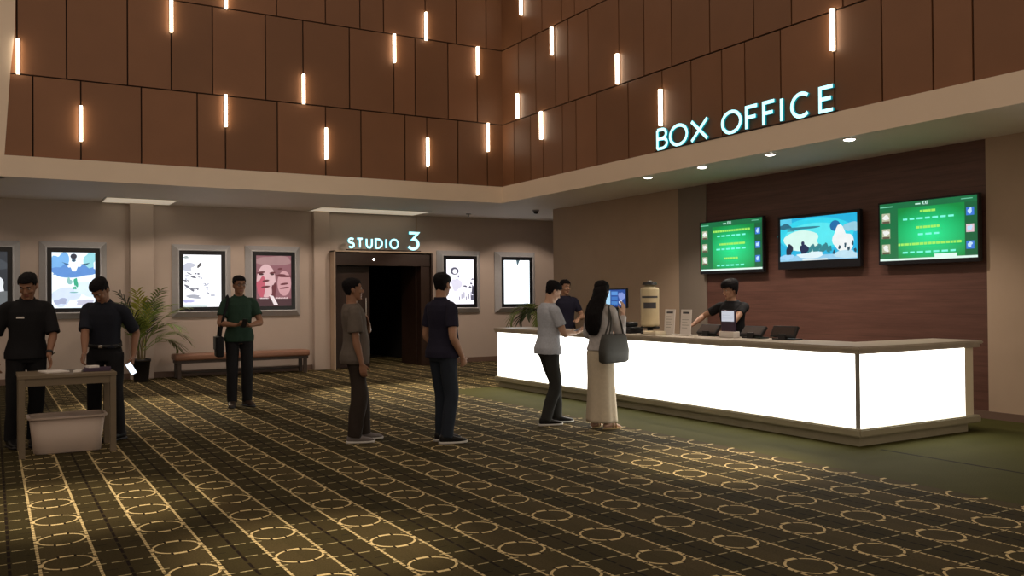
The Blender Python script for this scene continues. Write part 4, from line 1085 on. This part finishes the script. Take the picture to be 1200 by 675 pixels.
A = person('person in black uniform with name tag, head bowed, behind the table at the left edge', (.31, 10.45, 0), (.12, -1), 1.80, 'brown', lean=.10, head=(-.50, .50, 0), wide=1.04,
           armL=dict(w=(.50, 10.16, .945), hint=(-.7, -.6, 0), hd=(-.1, .45, -.75), curl=.3), armR=dict(d=(.10, .10, -.50)), shirt=blackc, sleeve=.95, slack=1.08, trousers=blackc, shoes=bshoe, collar=True, tagm=M['paper'], watch=True, footR=dict(x=.14), footL=dict(x=-.06))
B = person('person in dark navy uniform bending over the right end of the table', (1.05, 10.42, 0), (-.42, -.90), 1.77, 'brown', lean=.16, side=-.04, head=(-.35, .80, 0),
           armR=dict(w=(.82, 10.08, .93), hint=(.8, -.5, .1), hd=(.05, .5, -.8), curl=.5), armL=dict(w=(1.32, 10.32, .90), hint=(-.5, -1, 0), curl=.6), shirt=navy, shirt_len=1.0, sleeve=.9, slack=1.05, trousers=blackc, belt=True, shoes=bshoe, collar=True, footL=dict(x=-.14, yaw=.5), footR=dict(x=.10))
C = person('person in dark green polo with glasses holding a phone in front of the posters', (2.99, 12.62, 0), (-.10, -1), 1.83, 'brown', lean=-.02, head=(.22, .08, 0), belly=.02,
           armR=dict(d=(-.10, .26, -.30), hint=(.9, -.7, -.3), hd=(-1, .22, .05), pn=(0, -.3, 1), curl=.45), armL=dict(d=(.08, .27, -.31), hint=(-.9, -.7, -.3), hd=(.9, .35, .08), pn=(0, -.3, 1), curl=.5),
           shirt=green, shirt_len=.87, sleeve=.66, slack=1.1, trousers=blackc, shoes=leatherb, collar=True, glasses=True, footR=dict(x=.10, y=.02, yaw=.15), footL=dict(x=-.09, y=0, yaw=-.3))
D = person('person in olive grey tee and dark trousers, in profile, hand on the chest', (3.27, 8.80, 0), (.90, -.22), 1.71, 'brown', lean=-.04, head=(.05, -.06, 0), belly=.035, wide=1.06,
           armR=dict(d=(.05, .05, -.55), hint=(.2, -1, 0), hd=(-.05, .18, -1), curl=.4), armL=dict(d=(.17, .17, -.14), hint=(-.1, 1, -1), hd=(.45, -.25, .85), pn=(.2, -1, 0), curl=.35),
           shirt=greyt, shirt_len=.84, sleeve=.74, slack=1.3, trousers=brownp, shoes=gshoe, sole=wsole, footR=dict(x=.09, y=-.02, yaw=.05), footL=dict(x=-.10, y=.10, yaw=-.1))
Ee = person('person in navy polo and jeans seen from behind in the middle of the hall', (4.02, 8.25, 0), (.97, .20), 1.755, 'tan', lean=-.02, head=(.38, .02, 0), belly=.03, wide=1.03,
           armR=dict(d=(.03, .10, -.51), hint=(.4, -1, 0), curl=.6, hd=(-.3, .5, -.8)), armL=dict(d=(-.05, .15, -.49), hint=(-.4, -1, 0)), shirt=navyp, shirt_len=.88, sleeve=.68, slack=1.1, trousers=jean, shoes=bshoe, sole=wsole, collar=True,
           footR=dict(x=.09, y=-.02, yaw=.35), footL=dict(x=-.10, y=.06, yaw=.25))
G = person('person in heather grey tee and charcoal trousers looking at a phone', (5.58, 8.72, 0), (.96, -.12), 1.71, 'light', lean=.03, head=(.05, .45, .05), hip=(0, .04, -.02),
           armR=dict(d=(-.10, .33, -.27), hint=(.7, -.8, -.4), hd=(-.25, .9, .15), pn=(-.5, .0, 1), curl=.5), armL=dict(d=(.06, .33, -.29), hint=(-.7, -.8, -.4), hd=(.3, .9, .1), pn=(.4, 0, 1), curl=.5),
           shirt=ltgrey, shirt_len=.87, sleeve=.66, slack=1.08, trousers=char, shoes=bshoe, sole=wsole, footR=dict(x=.06, y=-.03, yaw=.1), footL=dict(x=-.10, y=.20, yaw=.1))
W_ = person('person with long black hair, pale blouse and long ivory skirt at the counter', (5.96, 8.14, 0), (.93, .22), 1.67, 'light', lean=.02, head=(.45, .05, 0), wide=.88,
           armR=dict(d=(.0, .24, -.03), hint=(.2, .2, -1), hd=(-.1, .15, 1), pn=(-1, 0, .2), curl=.25), armL=dict(d=(.02, .28, -.28), hint=(-.5, -.6, -1), curl=.4), shirt=blouse, shirt_len=.93, sleeve=1.5, slack=1.06, skirt=ivory, hair='long', shoes=None,
           footR=dict(x=.08, y=.02, yaw=.35), footL=dict(x=-.10, y=-.02, yaw=-.2))
K = person('person in dark shirt inside the counter behind the waiting pair', (8.55, 12.72, 0), (-.35, -.94), 1.79, 'tan', lean=.03, head=(.35, .10, 0),
           armL=dict(d=(.02, .28, -.30), hint=(-.7, -.6, -.5), hd=(.3, .9, -.1), pn=(0, 0, -1), curl=.4), armR=dict(d=(.05, .2, -.42), hint=(.6, -1, 0)), shirt=navyp, shirt_len=.88, sleeve=.65, trousers=blackc, shoes=bshoe)
Cl = person('person with short black hair serving behind the counter in a black tee', (8.36, 8.48, 0), (-.86, -.32), 1.70, 'tan', lean=.12, head=(-.55, .22, 0),
           armR=dict(w=(7.98, 8.86, 1.105), hint=(.8, -.6, -.2), hd=(.6, .8, -.1), pn=(-.1, 0, -1), curl=.3), armL=dict(w=(7.90, 8.16, 1.06), hint=(-.8, -.6, -.2), hd=(.1, .8, -.2), pn=(0, 0, -1), curl=.3), shirt=blackc, shirt_len=.87, sleeve=.6, trousers=blackc, shoes=bshoe, hair='cap')

def rotm(p, d, n):
    y = d.normalized(); z = (n-y*n.dot(y)).normalized(); x = y.cross(z)
    return Matrix(((x.x, y.x, z.x, p.x), (x.y, y.y, z.y, p.y), (x.z, y.z, z.z, p.z), (0, 0, 0, 1)))
def phone(label, p, d, n, lit):
    t = bpy.data.objects.new('phone', None); COL.objects.link(t); t.matrix_world = rotm(p, d, n); tag(t, label, 'phone')
    mb = MB(); mb.box((-.035, -.070, -.004), (.035, .070, .004), M['black'], .003); obj('case', mb, t)
    mb = MB(); mb.box((-.032, -.064, .004), (.032, .064, .0048), lit); obj('screen', mb, t)
dim = emit('dim_phone_screen', (.05, .06, .08), .4); bright = emit('bright_phone_screen', (.75, .85, 1), 1.4)
phone('dark phone held by the person in the green polo', (C['R']+C['L'])/2+V((0, -.09, .03)), V((.1, -.5, .8)), V((0, .8, .5)), dim)
phone('dark phone held by the person in the grey tee', (G['R']+G['L'])/2+G['Rd']*.10+V((0, 0, .025)), V((.9, .1, .35)), V((-.35, 0, .9)), dim)
phone('brightly lit phone in the lowered hand beside the table', B['L']+B['Ld']*.11+V((-.02, -.055, -.03)), V((-.55, .1, 1)), V((.25, -1, .35)), bright)

# ------------------------------------------------------------------ bags
def strap(parent, pts, w, m):
    pts = crom([(*p, 0) for p in pts], 6); mb = MB(); P = [V(q[:3]) for q in pts]; rings = []
    for i, p in enumerate(P):
        d = (P[min(i+1, len(P)-1)]-P[max(i-1, 0)]).normalized(); sd = d.cross(V((0, 1, 0)) if abs(d.y) < .9 else V((1, 0, 0))).normalized(); n = sd.cross(d)
        rings.append([p+sd*w/2+n*.003, p-sd*w/2+n*.003, p-sd*w/2-n*.003, p+sd*w/2-n*.003])
    mb.loft(rings, m); return obj('strap', mb, parent)
bagm = cloth('dark_grey_bag', (.055, .055, .052), .6)
# woman's tote: hangs at her right side
wm = W_['m']; t = bpy.data.objects.new('tote_bag', None); COL.objects.link(t); t.matrix_world = wm @ Matrix.Translation((.235, -.05, .76)); tag(t, 'dark grey tote bag on the shoulder of the long haired person', 'bag')
mb = MB(); n = 28; rings = []
for z, a, b in ((0, .045, .19), (.02, .065, .225), (.14, .068, .23), (.26, .055, .205), (.32, .040, .185), (.31, .030, .175)):
    rings.append([V((a*math.copysign(abs(math.cos(2*PI*k/n))**.6, math.cos(2*PI*k/n)), b*math.copysign(abs(math.sin(2*PI*k/n))**.6, math.sin(2*PI*k/n)), z)) for k in range(n)])
mb.loft(rings, bagm); o = obj('bag_body', mb, t, smooth=True)
for sx in (-.03, .03):
    strap(t, [(sx, .13, .30), (sx*.5-.01, .11, .46), (-.065, .085, .605), (-.085, .04, .635), (-.07, 0, .61), (sx*.5-.01, -.05, .46), (sx, -.12, .30)], .022, bagm)
# green polo person's shoulder bag
cm = C['m']; t = bpy.data.objects.new('shoulder_bag', None); COL.objects.link(t); t.matrix_world = cm @ Matrix.Translation((.27, -.02, .70)); tag(t, 'black shoulder bag at the hip of the green polo person', 'bag')
mb = MB(); mb.box((-.05, -.15, 0), (.05, .15, .29), blackc, .025); obj('bag_body', mb, t, smooth=True)
mb = MB(); mb.box((.045, -.14, .10), (.062, .14, .285), blackc, .006); obj('flap', mb, t)
strap(t, [(0, .12, .27), (-.03, .15, .50), (-.09, .135, .72), (-.115, .04, .835), (-.115, -.05, .835), (-.09, -.13, .70), (-.03, -.15, .48), (0, -.12, .27)], .035, blackc)

# ------------------------------------------------------------------ lamps
def spot(loc, target, energy, size, blend, col=(1, .82, .58), soft=.12):
    L = bpy.data.lights.new('hall_spot', 'SPOT'); L.energy = energy; L.color = col; L.spot_size = math.radians(size); L.spot_blend = blend; L.shadow_soft_size = soft
    o = bpy.data.objects.new('hall_spot', L); COL.objects.link(o); o.location = loc
    o.rotation_euler = (V(target)-V(loc)).to_track_quat('-Z', 'Y').to_euler(); return o
for x, y, en, sz in ((.50, 7.2, 3600, 17), (1.7, 5.2, 3000, 15), (5.6, 5.9, 3600, 16), (3.0, 2.2, 1500, 20)):
    spot((x, y-.3, 8.1), (x, y, 0), en, sz, .9)
for x, y, en in ((2.1, 13.2, 800), (5.5, 12.9, 1100), (7.2, 13.6, 500)):
    spot((x, 15.5 if x > 3 else 15.6, 3.3), (x, y, 0), en, 50, .9)
for x, en in ((-.2, 22), (1.5, 38), (3.3, 66), (4.9, 76), (6.8, 64), (8.8, 84), (10.9, 90)):
    spot((x, 16.3, 3.31), (x, 17.6, .5), en, 104, .3, (1, .80, .64), .08)
spot((7.3, 19.8, 2.7), (7.3, 19.6, 0), 40, 90, .7)

w = bpy.data.worlds.new('hall_ambience'); S.world = w; w.use_nodes = True
w.node_tree.nodes['Background'].inputs[0].default_value = (1, .80, .62, 1); w.node_tree.nodes['Background'].inputs[1].default_value = .56

# ------------------------------------------------------------------ camera
f, pi_, ya, ro = 1034.8, .0102, .5324, -.00847
cp, sp_, c_, s_ = math.cos(pi_), math.sin(pi_), math.cos(ya), math.sin(ya)
fw = V((s_*cp, c_*cp, sp_)); r = V((c_, -s_, 0)); u = r.cross(fw)
r2 = r*math.cos(ro)+u*math.sin(ro); u2 = -r*math.sin(ro)+u*math.cos(ro)
cam = bpy.data.cameras.new('camera'); cam.sensor_width = 36; cam.lens = f*36/1200; cam.clip_start = .05
co = bpy.data.objects.new('camera', cam); COL.objects.link(co)
co.matrix_world = Matrix(((r2.x, u2.x, -fw.x, 0), (r2.y, u2.y, -fw.y, 0), (r2.z, u2.z, -fw.z, 1.5), (0, 0, 0, 1)))
S.camera = co
S.view_settings.view_transform = 'Standard'; S.view_settings.look = 'None'; S.view_settings.gamma = 1; S.view_settings.exposure = 0
S.view_settings.use_curve_mapping = False
